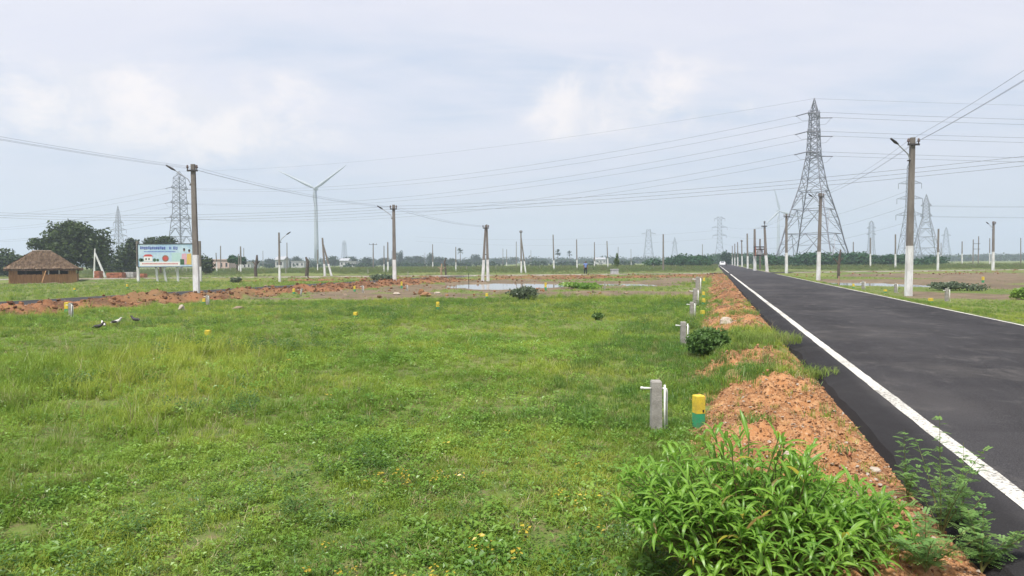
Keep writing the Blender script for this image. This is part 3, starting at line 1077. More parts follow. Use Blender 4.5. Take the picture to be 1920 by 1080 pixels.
px_tree('rain_tree', 132, 0, 112, 48, 205, 414, 'large broad dark rain tree rising behind the thatched hut',
        [(-.1, 0, .70, .45, .5, .26), (.42, .1, .62, .48, .5, .27), (-.66, 0, .60, .32, .35, .11), (.1, -.2, .42, .5, .5, .26), (.62, 0, .40, .33, .4, .22), (.05, 0, .9, .25, .3, .1), (.25, -.1, .80, .35, .35, .16), (-.35, .1, .45, .35, .4, .16)],
        13000, .42, seed=3, r0=.55)
px_tree('dark_tree', 14, 0, 128, -42, 46, 466, 'dark low tree at the left picture edge behind the hut',
        [(-.2, 0, .6, .7, .6, .36), (.5, 0, .45, .5, .5, .32), (0, 0, .3, .9, .6, .3)], 4200, .45, seed=4)
px_tree('dark_tree', 240, 0, 132, 212, 262, 446, 'bushy dark tree left of the billboard under the lattice pylon',
        [(-.3, 0, .5, .65, .6, .34), (.4, 0, .62, .55, .6, .34), (0, 0, .28, .9, .7, .28), (.3, 0, .86, .4, .4, .15)], 3600, .42, seed=5)
px_tree('umbrella_tree', 300, 0, 140, 268, 332, 443, 'flat topped tree showing above the billboard top edge',
        [(-.45, 0, .84, .5, .5, .13), (.4, 0, .86, .55, .5, .14), (0, 0, .66, .5, .5, .14)], 2600, .4, seed=6)
px_tree('dark_tree', 205, 0, 150, 160, 232, 476, 'low dark tree behind the white strut pole and brick stacks',
        [(-.4, 0, .55, .6, .5, .4), (.4, 0, .5, .6, .5, .4), (0, 0, .3, .95, .6, .3)], 3000, .45, seed=8)
px_tree('dark_tree', 385, 0, 130, 368, 402, 478, 'small dark tree just right of the tall left utility pole',
        [(-.3, 0, .55, .6, .6, .42), (.3, 0, .45, .65, .6, .4)], 1200, .42, seed=9)
px_tree('umbrella_tree', 444, 0, 160, 424, 462, 477, 'small umbrella shaped tree beside two thin poles and pink building',
        [(-.3, 0, .72, .6, .6, .22), (.4, 0, .66, .55, .6, .22)], 1100, .45, seed=10, leaf='thicket_leaf')
px_tree('dark_tree', 1361, 0, 235, 1352, 1374, 470, 'small tree at the far end of the row of road poles',
        [(-.2, 0, .66, .6, .6, .3), (.3, 0, .5, .65, .6, .35)], 900, .5, seed=12, leaf='thicket_leaf')
px_tree('guarded_sapling', 1157, 0, 120, 1150, 1164, 474, 'slender leafy sapling standing beyond the white concrete box',
        [(-.1, 0, .55, .7, .7, .22), (0, 0, .82, .35, .4, .16)], 700, .2, seed=13, leaf='scrub_leaf', r0=.07)

# distant trees: a few shared shapes, each tree its own thing
rsT = np.random.RandomState(33)
PROTO = []
for k in range(5):
    bl = [(rsT.uniform(-.5, .5), rsT.uniform(-.4, .4), rsT.uniform(.45, .75), rsT.uniform(.4, .65), rsT.uniform(.4, .6), rsT.uniform(.2, .3)) for _ in range(4)] + [(0, 0, .32, .8, .7, .28)]
    cm = leaf_cloud(rsT, bl, 900, .13, 'crown'); cm.materials.append(MATS['far_leaf'])
    tm = limb_mesh(rsT, (0, 0, -.05), bl, .06, 4); tm.materials.append(MATS['bark'])
    PROTO.append((cm, tm))
FAR = [  # x, width px, y top, depth, where
    (470, 30, 486, 420, 'left of the thin lamp pole'), (510, 26, 483, 430, 'just left of the thin lamp pole'), (558, 22, 478, 410, 'right of the thin lamp pole'),
    (545, 28, 484, 440, 'behind the white shed right of the thin lamp pole'), (583, 26, 487, 450, 'just left of the wind turbine tower'), (628, 26, 477, 400, 'just right of the strutted pole by the wind turbine'),
    (657, 28, 478, 405, 'midway between wind turbine and nearer bare pole'), (690, 30, 480, 400, 'left of the second utility pole by the crossarm pole'), (714, 24, 482, 430, 'just left of the second utility pole'),
    (749, 18, 468, 460, 'just right of the second utility pole, tall and narrow'), (765, 30, 478, 480, 'right of the second utility pole, low and broad'), (788, 28, 477, 470, 'left of the thin pole past the second utility pole'),
    (808, 16, 471, 450, 'behind the thin pole past the second utility pole'), (828, 32, 480, 480, 'left of the fan palm'), (848, 24, 483, 470, 'beneath the fan palm'),
    (895, 20, 474, 520, 'just left of the twin leg pole, on a bare trunk'), (880, 30, 485, 540, 'between the fan palm and twin leg pole'), (933, 30, 483, 600, 'just right of the twin leg pole'),
    (958, 30, 481, 620, 'left of the strutted pole'), (1005, 30, 483, 600, 'between the strutted pole and the next pole'), (1022, 26, 485, 560, 'just left of the pole beside the round palm'),
    (1062, 24, 484, 640, 'between two round topped palms'), (1100, 26, 487, 640, 'behind the standing person'), (1125, 24, 485, 600, 'right of the standing person'),
    (1170, 26, 487, 560, 'right of the slender sapling'), (985, 20, 486, 580, 'behind the strutted pole'), (735, 20, 484, 470, 'behind the second utility pole'),
    (905, 24, 486, 500, 'behind the twin leg pole'), (645, 20, 484, 430, 'between two dark trees right of the turbine')]
for i, (x, w, yt, D, wh) in enumerate(FAR):
    p = at_depth(x, 495, D); zb = gz(p.x, D)
    h = at_depth(x, yt, D).z - zb
    t = empty('distant_tree', (p.x, D, zb), rsT.uniform(0, 6.28)); tag(t, 'distant blue green tree ' + wh, 'tree', 'distant trees along the horizon')
    cm, tm = PROTO[i % 5]
    W = w / 2 * D / F * 1.15
    t.scale = (W, W, h)
    link('trunk', tm, None, t); link('crown', cm, None, t)


def palm(x, y, D, r, label):
    p = at_depth(x, 500, D); zb = gz(p.x, D); c = at_depth(x, y, D)
    t = empty('palm_tree', (p.x, D, zb)); tag(t, label, 'palm tree')
    hz = c.z - zb
    MB().tube([(0, 0, -.3), (.15, 0, hz * .5), (0, 0, hz)], [.3, .22, .2], 6).build('trunk', 'bark', t, True)
    m = MB(); rg = random.Random(int(x))
    R = r * D / F
    for k in range(34):
        a = rg.uniform(0, 6.28); e = rg.uniform(-.9, 1.4)
        d = Vector((math.cos(a) * math.cos(e), math.sin(a) * math.cos(e), math.sin(e)))
        sd = d.cross(Vector((0, 0, 1))).normalized()
        q = Vector((0, 0, hz))
        m.add([q, q + d * R * .6, q + d * R * .9 + sd * R * .30, q + d * R * 1.05, q + d * R * .9 - sd * R * .30], [(0, 2, 3, 4)])
    m.build('crown', 'far_leaf', t)


palm(863, 472, 420, 7, 'tall fan palm with round crown left of the twin leg pole')
palm(1046, 474, 480, 7, 'round crowned fan palm just right of a white based pole')
palm(1068, 476, 560, 6, 'smaller round crowned fan palm left of the standing person')


def scrub_band():
    rs = np.random.RandomState(44)
    bl = []
    # thicket behind the plots, right of centre
    for _ in range(150):
        x = rs.uniform(1190, 1762); D = rs.uniform(178, 205)
        top = 477 + 3 * math.sin(x / 37) + 2 * math.sin(x / 13 + 1) + (5 if x > 1700 else 0) + (3 if x < 1330 else 0)
        p = at_depth(x, top, D); r = rs.uniform(2.0, 3.4)
        h = max(1.2, p.z)
        uu, ss = us(p.x, D)
        if -1.5 < uu < 13:
            f = 1.62 + .1 * rs.rand()
            bl.append((p.x * f, D * f, 2.6, r * f, r * f, 2.7))
            continue
        bl.append((p.x, D, h * .5, r, r, h * .52))
    me = leaf_cloud(rs, bl, 52000, .55, 'thicket')
    tag(link('thicket', me, 'thicket_leaf'), 'dense dark green thorn thicket behind the right hand plots', 'thicket', kind='stuff')
    bl = []
    for _ in range(420):
        x = rs.uniform(-150, 2080); D = rs.uniform(560, 900)
        top = horizon(x) - rs.uniform(5, 11)
        p = at_depth(x, top, D); r = rs.uniform(5, 11)
        h = max(2, p.z)
        bl.append((p.x, D, h * .45, r, r, h * .55))
    for _ in range(60):
        x = rs.uniform(380, 1190); D = rs.uniform(300, 360)
        p = at_depth(x, horizon(x) - rs.uniform(-2, 2.0), D); r = rs.uniform(3, 6); h = max(1.2, p.z)
        bl.append((p.x, D, h * .45, r, r, h * .55))
    me = leaf_cloud(rs, bl, 75000, 1.5, 'tree_belt')
    tag(link('tree_belt', me, 'far_leaf'), 'hazy belt of far trees along the whole horizon', 'tree belt', kind='stuff')


scrub_band()


def shrub(name, x, y, wpx, hpx, label, leaf, n, lsize, seed, cat='shrub', group=None):
    p = ground(x, y)
    w = wpx / 2 * p.y / F; h = hpx * p.y / F
    rs = np.random.RandomState(seed)
    bl = [(rs.uniform(-.5, .5) * w, rs.uniform(-.5, .5) * w, h * rs.uniform(.35, .6), w * rs.uniform(.35, .6), w * rs.uniform(.35, .55), h * rs.uniform(.3, .45)) for _ in range(6)]
    t = empty(name, p); tag(t, label, cat, group)
    link('stem', limb_mesh(rs, (0, 0, -.05), bl, max(.012, w * .03), 4), 'stem', t)
    link('foliage', leaf_cloud(rs, bl, n, lsize), leaf, t)


shrub('thorn_shrub', 983, 562, 78, 26, 'grey green thorn shrub in front of the wide rainwater pool', 'grey_shrub', 2600, .11, 51)
shrub('leafy_shrub', 1090, 541, 90, 12, 'low bright green clump between two puddles on the brown plot', 'weed', 2200, .14, 52)
shrub('dark_shrub', 1330, 668, 96, 62, 'small dark green bush beside the second water post', 'weed_dark', 4200, .06, 53)
shrub('leafy_shrub', 1918, 562, 34, 26, 'round green bush at the right picture edge', 'weed', 1500, .10, 54)
shrub('thorn_shrub', 1795, 545, 96, 18, 'wide grey green shrub on bare soil right of the near road pole', 'grey_shrub', 2000, .12, 55)
shrub('thorn_shrub', 715, 527, 60, 14, 'low grey shrub left of the second utility pole base', 'grey_shrub', 1500, .18, 56)
shrub('thorn_shrub', 443, 530, 24, 12, 'small grey green shrub beside the far street end near the left poles', 'grey_shrub', 700, .16, 57)
shrub('leafy_shrub', 1125, 600, 34, 16, 'small weed clump in the grass below the standing person', 'weed_dark', 500, .07, 58)
shrub('leafy_shrub', 560, 675, 60, 18, 'small bright weed clump in the middle of the left field', 'weed', 700, .045, 59)


# grass clumps growing on the gravel bank
def grass_clump(x, y, rad, n, h, label, seed):
    rg = random.Random(seed)
    p = ground(x, y)
    o = link('grass_clump', blade_tuft(rg, n, rad, h * .4, h, .009, 1.2), 'grass_lush')
    o.location = p; tag(o, label, 'grass')


grass_clump(1440, 640, .62, 700, .24, 'bright green grass clump spilling over the gravel bank to the asphalt', 1)
grass_clump(1515, 705, .40, 420, .18, 'low green grass patch on the gravel nearest the white line', 2)
grass_clump(1395, 590, .45, 300, .2, 'narrow grass clump on the gravel beside the far pale boulder', 3)
grass_clump(1580, 845, .10, 40, .06, 'tiny green sprout on the orange gravel behind the big leafy bush', 4)
grass_clump(1535, 873, .12, 50, .07, 'small green sprout on the gravel behind the leafy bush top', 5)
grass_clump(1420, 790, .20, 120, .10, 'thin grass patch at the gravel foot right of the yellow marker', 6)


# ------------------------------------------------------------------ leafy bush in the foreground
def leaf_blade(curl, w=.036, l=.20, fold=.35):
    V = []; Fs = []; n = 7
    a = .25; x = z = 0.0
    for i in range(n):
        t = i / (n - 1)
        ww = w * .5 * (math.sin(math.pi * min(1, t * .86 + .10)) ** .85) if i < n - 1 else .0008
        V += [(x, -ww, z + ww * fold), (x, 0, z), (x, ww, z + ww * fold)]
        a -= curl / (n - 1) * (.5 + t)
        x += math.cos(a) * l / (n - 1); z += math.sin(a) * l / (n - 1)
    for i in range(n - 1):
        for j in range(2):
            Fs.append((i * 3 + j, i * 3 + j + 1, i * 3 + 4 + j, i * 3 + 3 + j))
    me = bpy.data.meshes.new('leaf'); me.from_pydata(V, [], Fs); me.update()
    me.polygons.foreach_set('use_smooth', [True] * len(me.polygons))
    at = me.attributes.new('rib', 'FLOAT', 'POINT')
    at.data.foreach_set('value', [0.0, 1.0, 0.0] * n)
    me.materials.append(MATS['bush_leaf'])
    return me


def build_bush():
    rg = random.Random(77)
    base = ground(1424, 1078)
    t = empty('leafy_bush', base); tag(t, 'large bright green bush with long drooping leaves at the bottom of the picture', 'bush')
    kinds = [leaf_blade(c, w) for c, w in ((1.1, .028), (1.6, .030), (2.1, .027), (2.6, .028), (1.4, .034), (.8, .026))]
    stems = MB(); leaves = []
    for k in range(310):
        a = rg.uniform(0, 2 * math.pi); rr = math.sqrt(rg.random())
        R = .86; H = .79
        tip = Vector((math.cos(a) * rr * R, math.sin(a) * rr * R * .8, H * (1 - .62 * rr ** 2.0) * rg.uniform(.52, 1.06) + .06))
        tip.x += -.12 * (tip.z > .5)
        root = Vector((tip.x * .35 + rg.uniform(-.08, .08), tip.y * .35 + rg.uniform(-.08, .08), -.05))
        mid = root.lerp(tip, .55) + Vector((rg.uniform(-.05, .05), rg.uniform(-.05, .05), .06))
        stems.tube([root, mid, tip], [.008, .006, .003], 4)
        ax = (tip - mid).normalized()
        nl = rg.randint(8, 12)
        for j in range(nl):
            q = (j / (nl - 1)) ** .7
            pos = mid.lerp(tip, .25 + .75 * q)
            az = j * 2.399 + rg.uniform(-.3, .3)
            el = .15 + .75 * q * q + rg.uniform(-.2, .2)
            d = Vector((math.cos(az) * math.cos(el), math.sin(az) * math.cos(el), math.sin(el)))
            d = (d + ax * .35 * q).normalized()
            side = d.cross(Vector((0, 0, 1)))
            if side.length < .01: side = Vector((1, 0, 0))
            side.normalize(); up = side.cross(d).normalized()
            M = Matrix((d, -side, up)).transposed().to_4x4()
            s = rg.uniform(.42, 1.0) * (.70 if q > .92 else 1)
            leaves.append((Matrix.Translation(pos) @ M @ Matrix.Rotation(rg.uniform(-.5, .5), 4, 'X') @ Matrix.Scale(s, 4), rg.randrange(6), pos))
    stems.build('stem', 'stem', t)
    cam_l = Vector((0, 0, CZ)) - base
    leaves.sort(key=lambda L: (L[2] - cam_l).length - .9 * L[2].z)
    for M, k, _ in leaves[:300]:
        o = bpy.data.objects.new('leaf', kinds[k]); col.objects.link(o); o.parent = t; o.matrix_local = M
    m = MB()
    for M, k, _ in leaves[300:]:
        me = kinds[k]
        m.add([M @ v.co for v in me.vertices], [tuple(p.vertices) for p in me.polygons])
    o = m.build('foliage', 'bush_leaf', t, True); o['kind'] = 'stuff'
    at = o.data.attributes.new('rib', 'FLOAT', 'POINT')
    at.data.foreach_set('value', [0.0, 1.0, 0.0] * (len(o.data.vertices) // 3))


build_bush()


def seedling(x, y, ytop, nb, spread, label, seed, xt=None):
    rg = random.Random(seed)
    p = ground(x, y); hgt = at_depth(xt or x, ytop, p.y).z - p.z
    t = empty('thorn_seedling', p); tag(t, label, 'seedling')
    st = MB(); lf = MB()
    lean = (at_depth(xt or x, ytop, p.y).x - p.x)
    for b_ in range(nb):
        a = rg.uniform(0, 6.283); k = 1.0 if b_ == 0 else rg.uniform(.45, .95)
        sp = 0.04 if b_ == 0 else spread * rg.uniform(.4, 1)
        pts = []
        for i in range(7):
            q = i / 6
            pts.append(Vector((math.cos(a) * sp * q ** 1.3 + lean * q * k, math.sin(a) * sp * q ** 1.3 * .8, hgt * k * (q - .22 * q * q * (b_ > 0)) * (1.0 if b_ == 0 else 1.1))))
        st.tube(pts, [.0042 * (1 - .8 * i / 6) for i in range(7)], 4)
        nleaf = int(21 * k) + 5
        for j in range(nleaf):
            q = .18 + .82 * j / nleaf; f = q * 6; i0 = min(5, int(f)); c = pts[i0].lerp(pts[i0 + 1], f - i0)
            az = j * 2.4 + rg.uniform(-.4, .4); el = rg.uniform(-.1, .7)
            d = Vector((math.cos(az) * math.cos(el), math.sin(az) * math.cos(el), math.sin(el)))
            sd = d.cross(Vector((0, 0, 1))).normalized()
            L_ = rg.uniform(.05, .10) * (1.1 - .5 * q)
            for r in range(7):
                for sgn in (-1, 1):
                    e = c + d * L_ * (r + 1) / 7 - Vector((0, 0, .012 * (r / 7) ** 2))
                    w = .017 * rg.uniform(.8, 1.3); dd = (sd * sgn + d * .35).normalized()
                    nn = d * .0052
                    lf.add([e, e + dd * w * .5 + nn, e + dd * w, e + dd * w * .5 - nn], [(0, 1, 2, 3)])
    st.build('stem', 'stem', t); o = lf.build('foliage', 'feather_leaf', t); o['kind'] = 'stuff'


seedling(1765, 1010, 775, 7, .34, 'tall feathery thorn seedling rising against the white road line', 1, 1758)
seedling(1702, 945, 805, 4, .14, 'slender thorn sprig left of the tall feathery seedling', 2, 1683)
seedling(1800, 1010, 832, 6, .28, 'feathery sprig overlapping the white line right of the tall seedling', 3, 1812)
seedling(1840, 1075, 950, 8, .34, 'spreading feathery seedling at the asphalt edge near the bottom right corner', 4, 1850)
seedling(1735, 1072, 955, 9, .36, 'wispy pale seedling on the gravel right of the big leafy bush', 5, 1740)
seedling(1655, 960, 920, 5, .20, 'low feathery sprig on the gravel just behind the leafy bush', 6, 1660)


# individual stones
def stone(x, y, wpx, hpx, mat, label, seed, flat=1.0):
    rg = random.Random(seed); p = ground(x, y)
    w = wpx * p.y / F; h = hpx * p.y / F
    o = MB().ell((0, 0, h * .35), (w / 2, w * .42, h * .65), 8, 6, .18, rg).build('stone', mat)
    o.location = p; o.rotation_euler = (0, 0, rg.uniform(0, 6)); tag(o, label, 'stone')


stone(1363, 612, 30, 18, 'stone_pale', 'pale boulder on the gravel bank beside the far water posts', 1)
stone(1590, 853, 16, 9, 'brick_red', 'rust brown stone lying on the orange gravel', 2)
stone(1640, 884, 26, 8, 'stone_pale', 'flat pale stone on the gravel near the tarmac edge', 3)
stone(1478, 858, 22, 12, 'stone_pale', 'light stone at the gravel foot behind the leafy bush', 4)
stone(1613, 932, 22, 20, 'stone_pale', 'pale stone on gravel right of the leafy bush', 5)
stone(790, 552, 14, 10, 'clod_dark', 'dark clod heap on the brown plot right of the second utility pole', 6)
stone(798, 556, 22, 9, 'clod', 'larger orange clod heap beside a flat slab on the brown plot', 7)
stone(820, 551, 13, 4, 'stone_pale', 'flat pale slab lying right of the orange clods', 8)
stone(744, 552, 15, 4, 'stone_pale', 'flat pale slab lying below the second utility pole', 9)
stone(340, 583, 12, 12, 'stone_pale', 'pale pointed stone on the left spoil bank near the tall pole', 10)
stone(447, 580, 24, 6, 'stone_grey', 'flat grey stone at the foot of the left spoil bank', 11)


# ------------------------------------------------------------------ utility poles
def quad_shaft(m, a, b, w0, w1, d0=None, d1=None):
    a = Vector(a); b = Vector(b)
    d0 = d0 or w0 * .72; d1 = d1 or w1 * .78
    V = []
    for p, w, d in ((a, w0, d0), (b, w1, d1)):
        for sx, sy in ((-1, -1), (1, -1), (1, 1), (-1, 1)):
            V.append((p.x + sx * w / 2, p.y + sy * d / 2, p.z))
    m.add(V, [(3, 2, 1, 0), (4, 5, 6, 7), (0, 1, 5, 4), (1, 2, 6, 5), (2, 3, 7, 6), (3, 0, 4, 7)])


def pole_geo(xb, yb, xt, yt, H=7.4):
    yh = horizon(xb)
    if yb - yh > 14:
        p = ground(xb, yb)
        D = p.y
    else:
        D = (H - CZ) * F / (yh - yt)
        p = at_depth(xb, yb, D)
        p.z = gz(p.x, D)
    top = at_depth(xt, yt, D)
    return p, top


POLE_TOP = {}


def pole(key, xb, yb, xt, yt, ysplit, label, lamp=0, arm=0, wpx=None, group=None, thin=False, strut=None, twin=None, white_only=False, shaft_mat='concrete_pole'):
    p, top = pole_geo(xb, yb, xt, yt)
    D = p.y
    t = empty('utility_pole', p); tag(t, label, 'pole', group)
    T = top - p; H = T.z
    POLE_TOP[key] = top.copy()
    w0, w1 = (.32, .22) if not thin else (.22, .15)

    def legs(B, Tp, w0, w1):
        B = Vector(B); Tp = Vector(Tp)
        zs = at_depth(xb, ysplit, D).z - p.z if ysplit else -1
        if ysplit and 0 < zs < H:
            q = zs / H; mid = B.lerp(Tp, q); wm = w0 + (w1 - w0) * q
            m = MB(); quad_shaft(m, B - Vector((0, 0, .25)), mid, w0 * 1.02, wm * 1.02); m.build('painted_base', 'whitewash', t)
            m = MB(); quad_shaft(m, mid, Tp, wm, w1); m.build('shaft', 'whitewash' if white_only else shaft_mat, t)
        else:
            m = MB(); quad_shaft(m, B - Vector((0, 0, .25)), Tp, w0, w1); m.build('shaft', shaft_mat, t)
    if twin:       # two legs meeting near the top
        b1 = at_depth(twin[0], twin[1], D) - p; b1.y = .1; b1.z = 0
        ext = Vector((T.x, T.y, T.z))
        legs((0, 0, 0), ext - Vector((.06, 0, .05)), w0, w1 * .8)
        legs(b1, ext + Vector((.06, .05, 0)), w0, w1 * .8)
        c = b1.lerp(ext, .45); c0 = Vector((0, 0, 0)).lerp(ext, .45)
        MB().bar(c0, c, .05).build('brace', 'dark_iron', t)
    else:
        legs((0, 0, 0), T, w0, w1)
    if strut:
        b1 = at_depth(strut[0], strut[1], D) - p; b1.z = gz(b1.x + p.x, D) - p.z
        Tp = Vector((0, 0, 0)).lerp(T, .86)
        zs = (at_depth(xb, ysplit, D).z - p.z) if ysplit else 2.0
        q = zs / Tp.z; mid = b1.lerp(Tp, q)
        m = MB(); quad_shaft(m, b1 - Vector((0, 0, .1)), mid, .28, .25); m.build('strut_base', 'whitewash', t)
        m = MB(); quad_shaft(m, mid, Tp, .25, .2); m.build('strut', 'whitewash' if white_only else shaft_mat, t)
    if arm:
        za = H - .38
        c = Vector((0, 0, 0)).lerp(T, za / H)
        m = MB(); m.box((c.x, c.y - .12, c.z), (arm, .07, .1)); m.build('crossarm', 'dark_iron', t)
        for q in (-.45, .42):
            m = MB(); m.lathe([(.03, 0), (.03, .08), (.07, .1), (.07, .16), (.045, .2), (.06, .23), (.02, .28)], 8, (c.x + arm * q, c.y - .12, c.z + .05)); m.build('insulator', 'insulator', t)
    if lamp:
        zl = H - (.95 if not thin else .8)
        c = Vector((0, 0, 0)).lerp(T, zl / H)
        k = lamp
        a = c + Vector((k * .12, -.05, -.25)); b_ = c + Vector((k * .28, -.1, .08)); e = c + Vector((k * .95, -.3, .58))
        la = MB().tube([a, b_, e], [.028, .028, .026], 6).build('lamp_arm', 'lamp_grey', t)
        f = e + Vector((k * .42, -.12, .26))
        MB().tube([e - Vector((k * .05, 0, .02)), e.lerp(f, .3), f], [.035, .075, .045], 6).build('lamp_head', 'dark_iron', la)
        MB().box((c.x + k * .16, c.y, c.z - .25), (.1, .18, .06)).build('clamp', 'dark_iron', t)
    return t


G = 'utility poles across the plots'
pole('L1', 369, 558, 362, 308, 478, 'tall grey pole with white base in front of the billboard', lamp=-1, arm=.62, group=G)
pole('L2', 740, 535, 738, 384, 487, 'grey pole with white base on the left spoil bank near clod heaps', lamp=-1, arm=.6, group=G)
pole('R1', 1703, 555, 1711, 258, 461, 'nearest pole with street lamp at the right of the main road', lamp=-1, arm=.62, group=G)
pole('R2', 1534, 525, 1539, 362, 472, 'second pole along the main road, in front of the big pylon', lamp=-1, arm=.55, group=G)
pole('R3', 1474.5, 513.5, 1474.5, 401, 474, 'third pole along the main road, at the left leg of the big pylon', arm=.8, group=G)
pole('R4', 1402, 498.5, 1401, 438, 480, 'pole just left of the transformer stand along the main road', group=G)
pole('R5', 1391.5, 498, 1390.5, 450, 480, 'second pole left of the transformer stand, with a small crossarm', arm=.6, group=G)
pole('R6', 1383.3, 497, 1383, 454, 482, 'third pole left of the transformer stand', group=G)
pole('R7', 1377.8, 496.7, 1377.8, 457, 483, 'fourth pole left of the transformer stand', group=G)
pole('R8', 1373, 494.5, 1373, 461, 483, 'farthest pole in the row beside the main road', group=G)
pole('P523', 524.5, 529.5, 523, 436, 497, 'thin lamp pole with white base on the green strip left of the turbine', lamp=1, thin=True, group=G)
pole('P607', 609.5, 517.5, 604.5, 446, 495, 'leaning pole with a slanting strut right of the wind turbine', strut=(622, 516.7), group=G)
pole('A', 905, 523, 911.5, 421, 487, 'twin leg pole with small crossarm left of the rainwater pool', arm=.65, twin=(915, 524.5), group=G)
pole('S', 977.5, 512, 976.7, 432, 490, 'pole with a short slanting strut above the rainwater pool', strut=(985.8, 513), arm=.5, group=G)
pole('p1038', 1038.7, 508, 1037, 440, 488, 'white based pole standing just left of the round crowned palm', group=G)
pole('p1081', 1082, 504, 1081, 449, 487, 'white based pole just left of the standing person', group=G)
pole('p1114', 1114.7, 499.5, 1114.5, 454, 490, 'white based pole just right of the standing person', group=G)
pole('p1139', 1140, 501, 1138, 452, 484, 'slightly leaning pole left of the slender sapling', group=G)
pole('p1159', 1159, 501, 1159, 463, 490, 'short pale pole directly behind the slender sapling', group=G, thin=True)
pole('p1183', 1183.5, 500, 1183, 467, 490, 'thin pole right of the slender sapling', group=G, thin=True)
pole('p1243', 1243.6, 490, 1243.6, 439, None, 'dark thick unpainted pole above the thicket left of the road end', group=G)
pole('p1317', 1317, 503, 1317, 458, None, 'thin dark pole between the thicket and the road end', group=G, thin=True)
pole('p407', 407, 512, 405, 474, 491, 'short thin pole in front of the pink building', group=G, thin=True)
pole('p451', 451.5, 512.5, 451, 462, 496, 'taller of two white based poles beside the umbrella tree', group=G)
pole('p447', 447.5, 511.5, 447.5, 476, 498, 'shorter pale pole just left of its taller neighbour by the umbrella tree', group=G, thin=True)
pole('p457', 457, 505, 457, 465, None, 'thin dark pole right behind the umbrella tree', group=G, thin=True)
pole('p413', 413.5, 495, 413.5, 461, None, 'hazy thick pole rising behind the pink building', group=G)
pole('p493', 493, 492, 493, 470, None, 'far thin pole left of the thin lamp pole', group=G, thin=True)
pole('p538', 538, 492, 538, 455, None, 'far thin grey pole right of the thin lamp pole', group=G, thin=True)
pole('p595', 595.5, 511, 595.5, 468, 495, 'white based pole hidden against the wind turbine tower', group=G, thin=True)
pole('p700', 699.7, 494, 699.7, 456, None, 'far dark pole with a wide crossarm above the trees', group=G, arm=2.2)
pole('p720', 720, 511, 720, 461, 495, 'thinner of two white based poles left of the second utility pole', group=G, thin=True)
pole('p727', 727.5, 511, 727, 454, 491, 'taller of two white based poles left of the second utility pole', group=G)
pole('p797', 796.7, 506, 796.7, 474, 493, 'short pale pole between second utility pole and fan palm', group=G, thin=True)
pole('p811', 811.5, 504, 811, 458, 491.5, 'dark pole with white foot in front of the tree belt', group=G)
pole('p855', 854.8, 510, 854.6, 463, 491.7, 'pale thin pole just left of the fan palm', group=G, thin=True)
pole('p950', 950, 504, 950, 467.5, 491.7, 'short dark pole with white foot between twin leg and strutted poles', group=G)
pole('p968', 968, 493, 968, 453, None, 'far thin pole left of the strutted pole', group=G, thin=True)
pole('p995', 995.5, 503, 995.5, 469, 491.7, 'short pole just right of the strutted pole', group=G, thin=True)
pole('p1600', 1600, 493, 1600, 453.7, 476, 'white based pole just right of the big pylon', group=G)
pole('p1632', 1632, 492, 1632, 446, 476, 'white based pole in front of the hazy pylon right of the big pylon', group=G)
pole('p1679', 1679, 494.5, 1679, 439.4, 476, 'white based pole just left of the nearest road pole', group=G)
pole('p1562', 1562, 493, 1562, 458, 478, 'pale pole seen through the right half of the big pylon', group=G, thin=True)
pole('p1575', 1575.5, 493, 1575.5, 466, 481, 'short pole at the right foot of the big pylon', group=G, thin=True)
pole('p1758', 1758.5, 495, 1759.7, 429, 473, 'white based pole right of the hazy pointed pylon', group=G)
pole('p1764', 1764.5, 492, 1764.5, 455, 478, 'short faint pole beside a taller one right of the pointed pylon', group=G, thin=True)
pole('p1804', 1804, 490, 1804, 452.7, 475.5, 'thin white based pole midway to the right picture edge', group=G)
pole('p1862', 1862, 497.5, 1863, 415, 472, 'white based lamp pole near the right picture edge', lamp=-1, arm=.5, group=G)
pole('p1855', 1855.8, 490, 1855.8, 446.7, 474, 'shorter pole just left of the lamp pole by the right edge', group=G, thin=True)
pole('H177', 176.5, 520.5, 178, 466, 496, 'whitewashed pole with slanting struts right of the thatched hut', strut=(198, 521), white_only=True, group=G, thin=True)
for i, (x, yt, w) in enumerate(((1914, 446, 'thin faint pole at the right picture edge'), (735, 470, 'faint thin pole just behind the second utility pole'), (943, 466, 'faint thin pole right of the twin leg pole'))):
    pole('f%d' % i, x, 492, x, yt, None, w, group=G, thin=True)


# far two-pole stand
def h_frame():
    D = 260
    p = at_depth(1830, 480, D); zb = gz(p.x, D)
    t = empty('pole_stand', (p.x, D, zb)); tag(t, 'far two pole stand with a crossbar near the right edge', 'pole stand')
    for x, yt in ((1825, 449), (1835, 443)):
        q = at_depth(x, yt, D); m = MB(); quad_shaft(m, (q.x - p.x, 0, -.3), (q.x - p.x, 0, q.z - zb), .34, .26); m.build('leg', 'concrete_pole', t)
    for y in (457, 467):
        a = at_depth(1823, y, D); m = MB(); m.box((0, -.2, a.z - zb), (2.8, .1, .14)); m.build('crossbar', 'dark_iron', t)


h_frame()


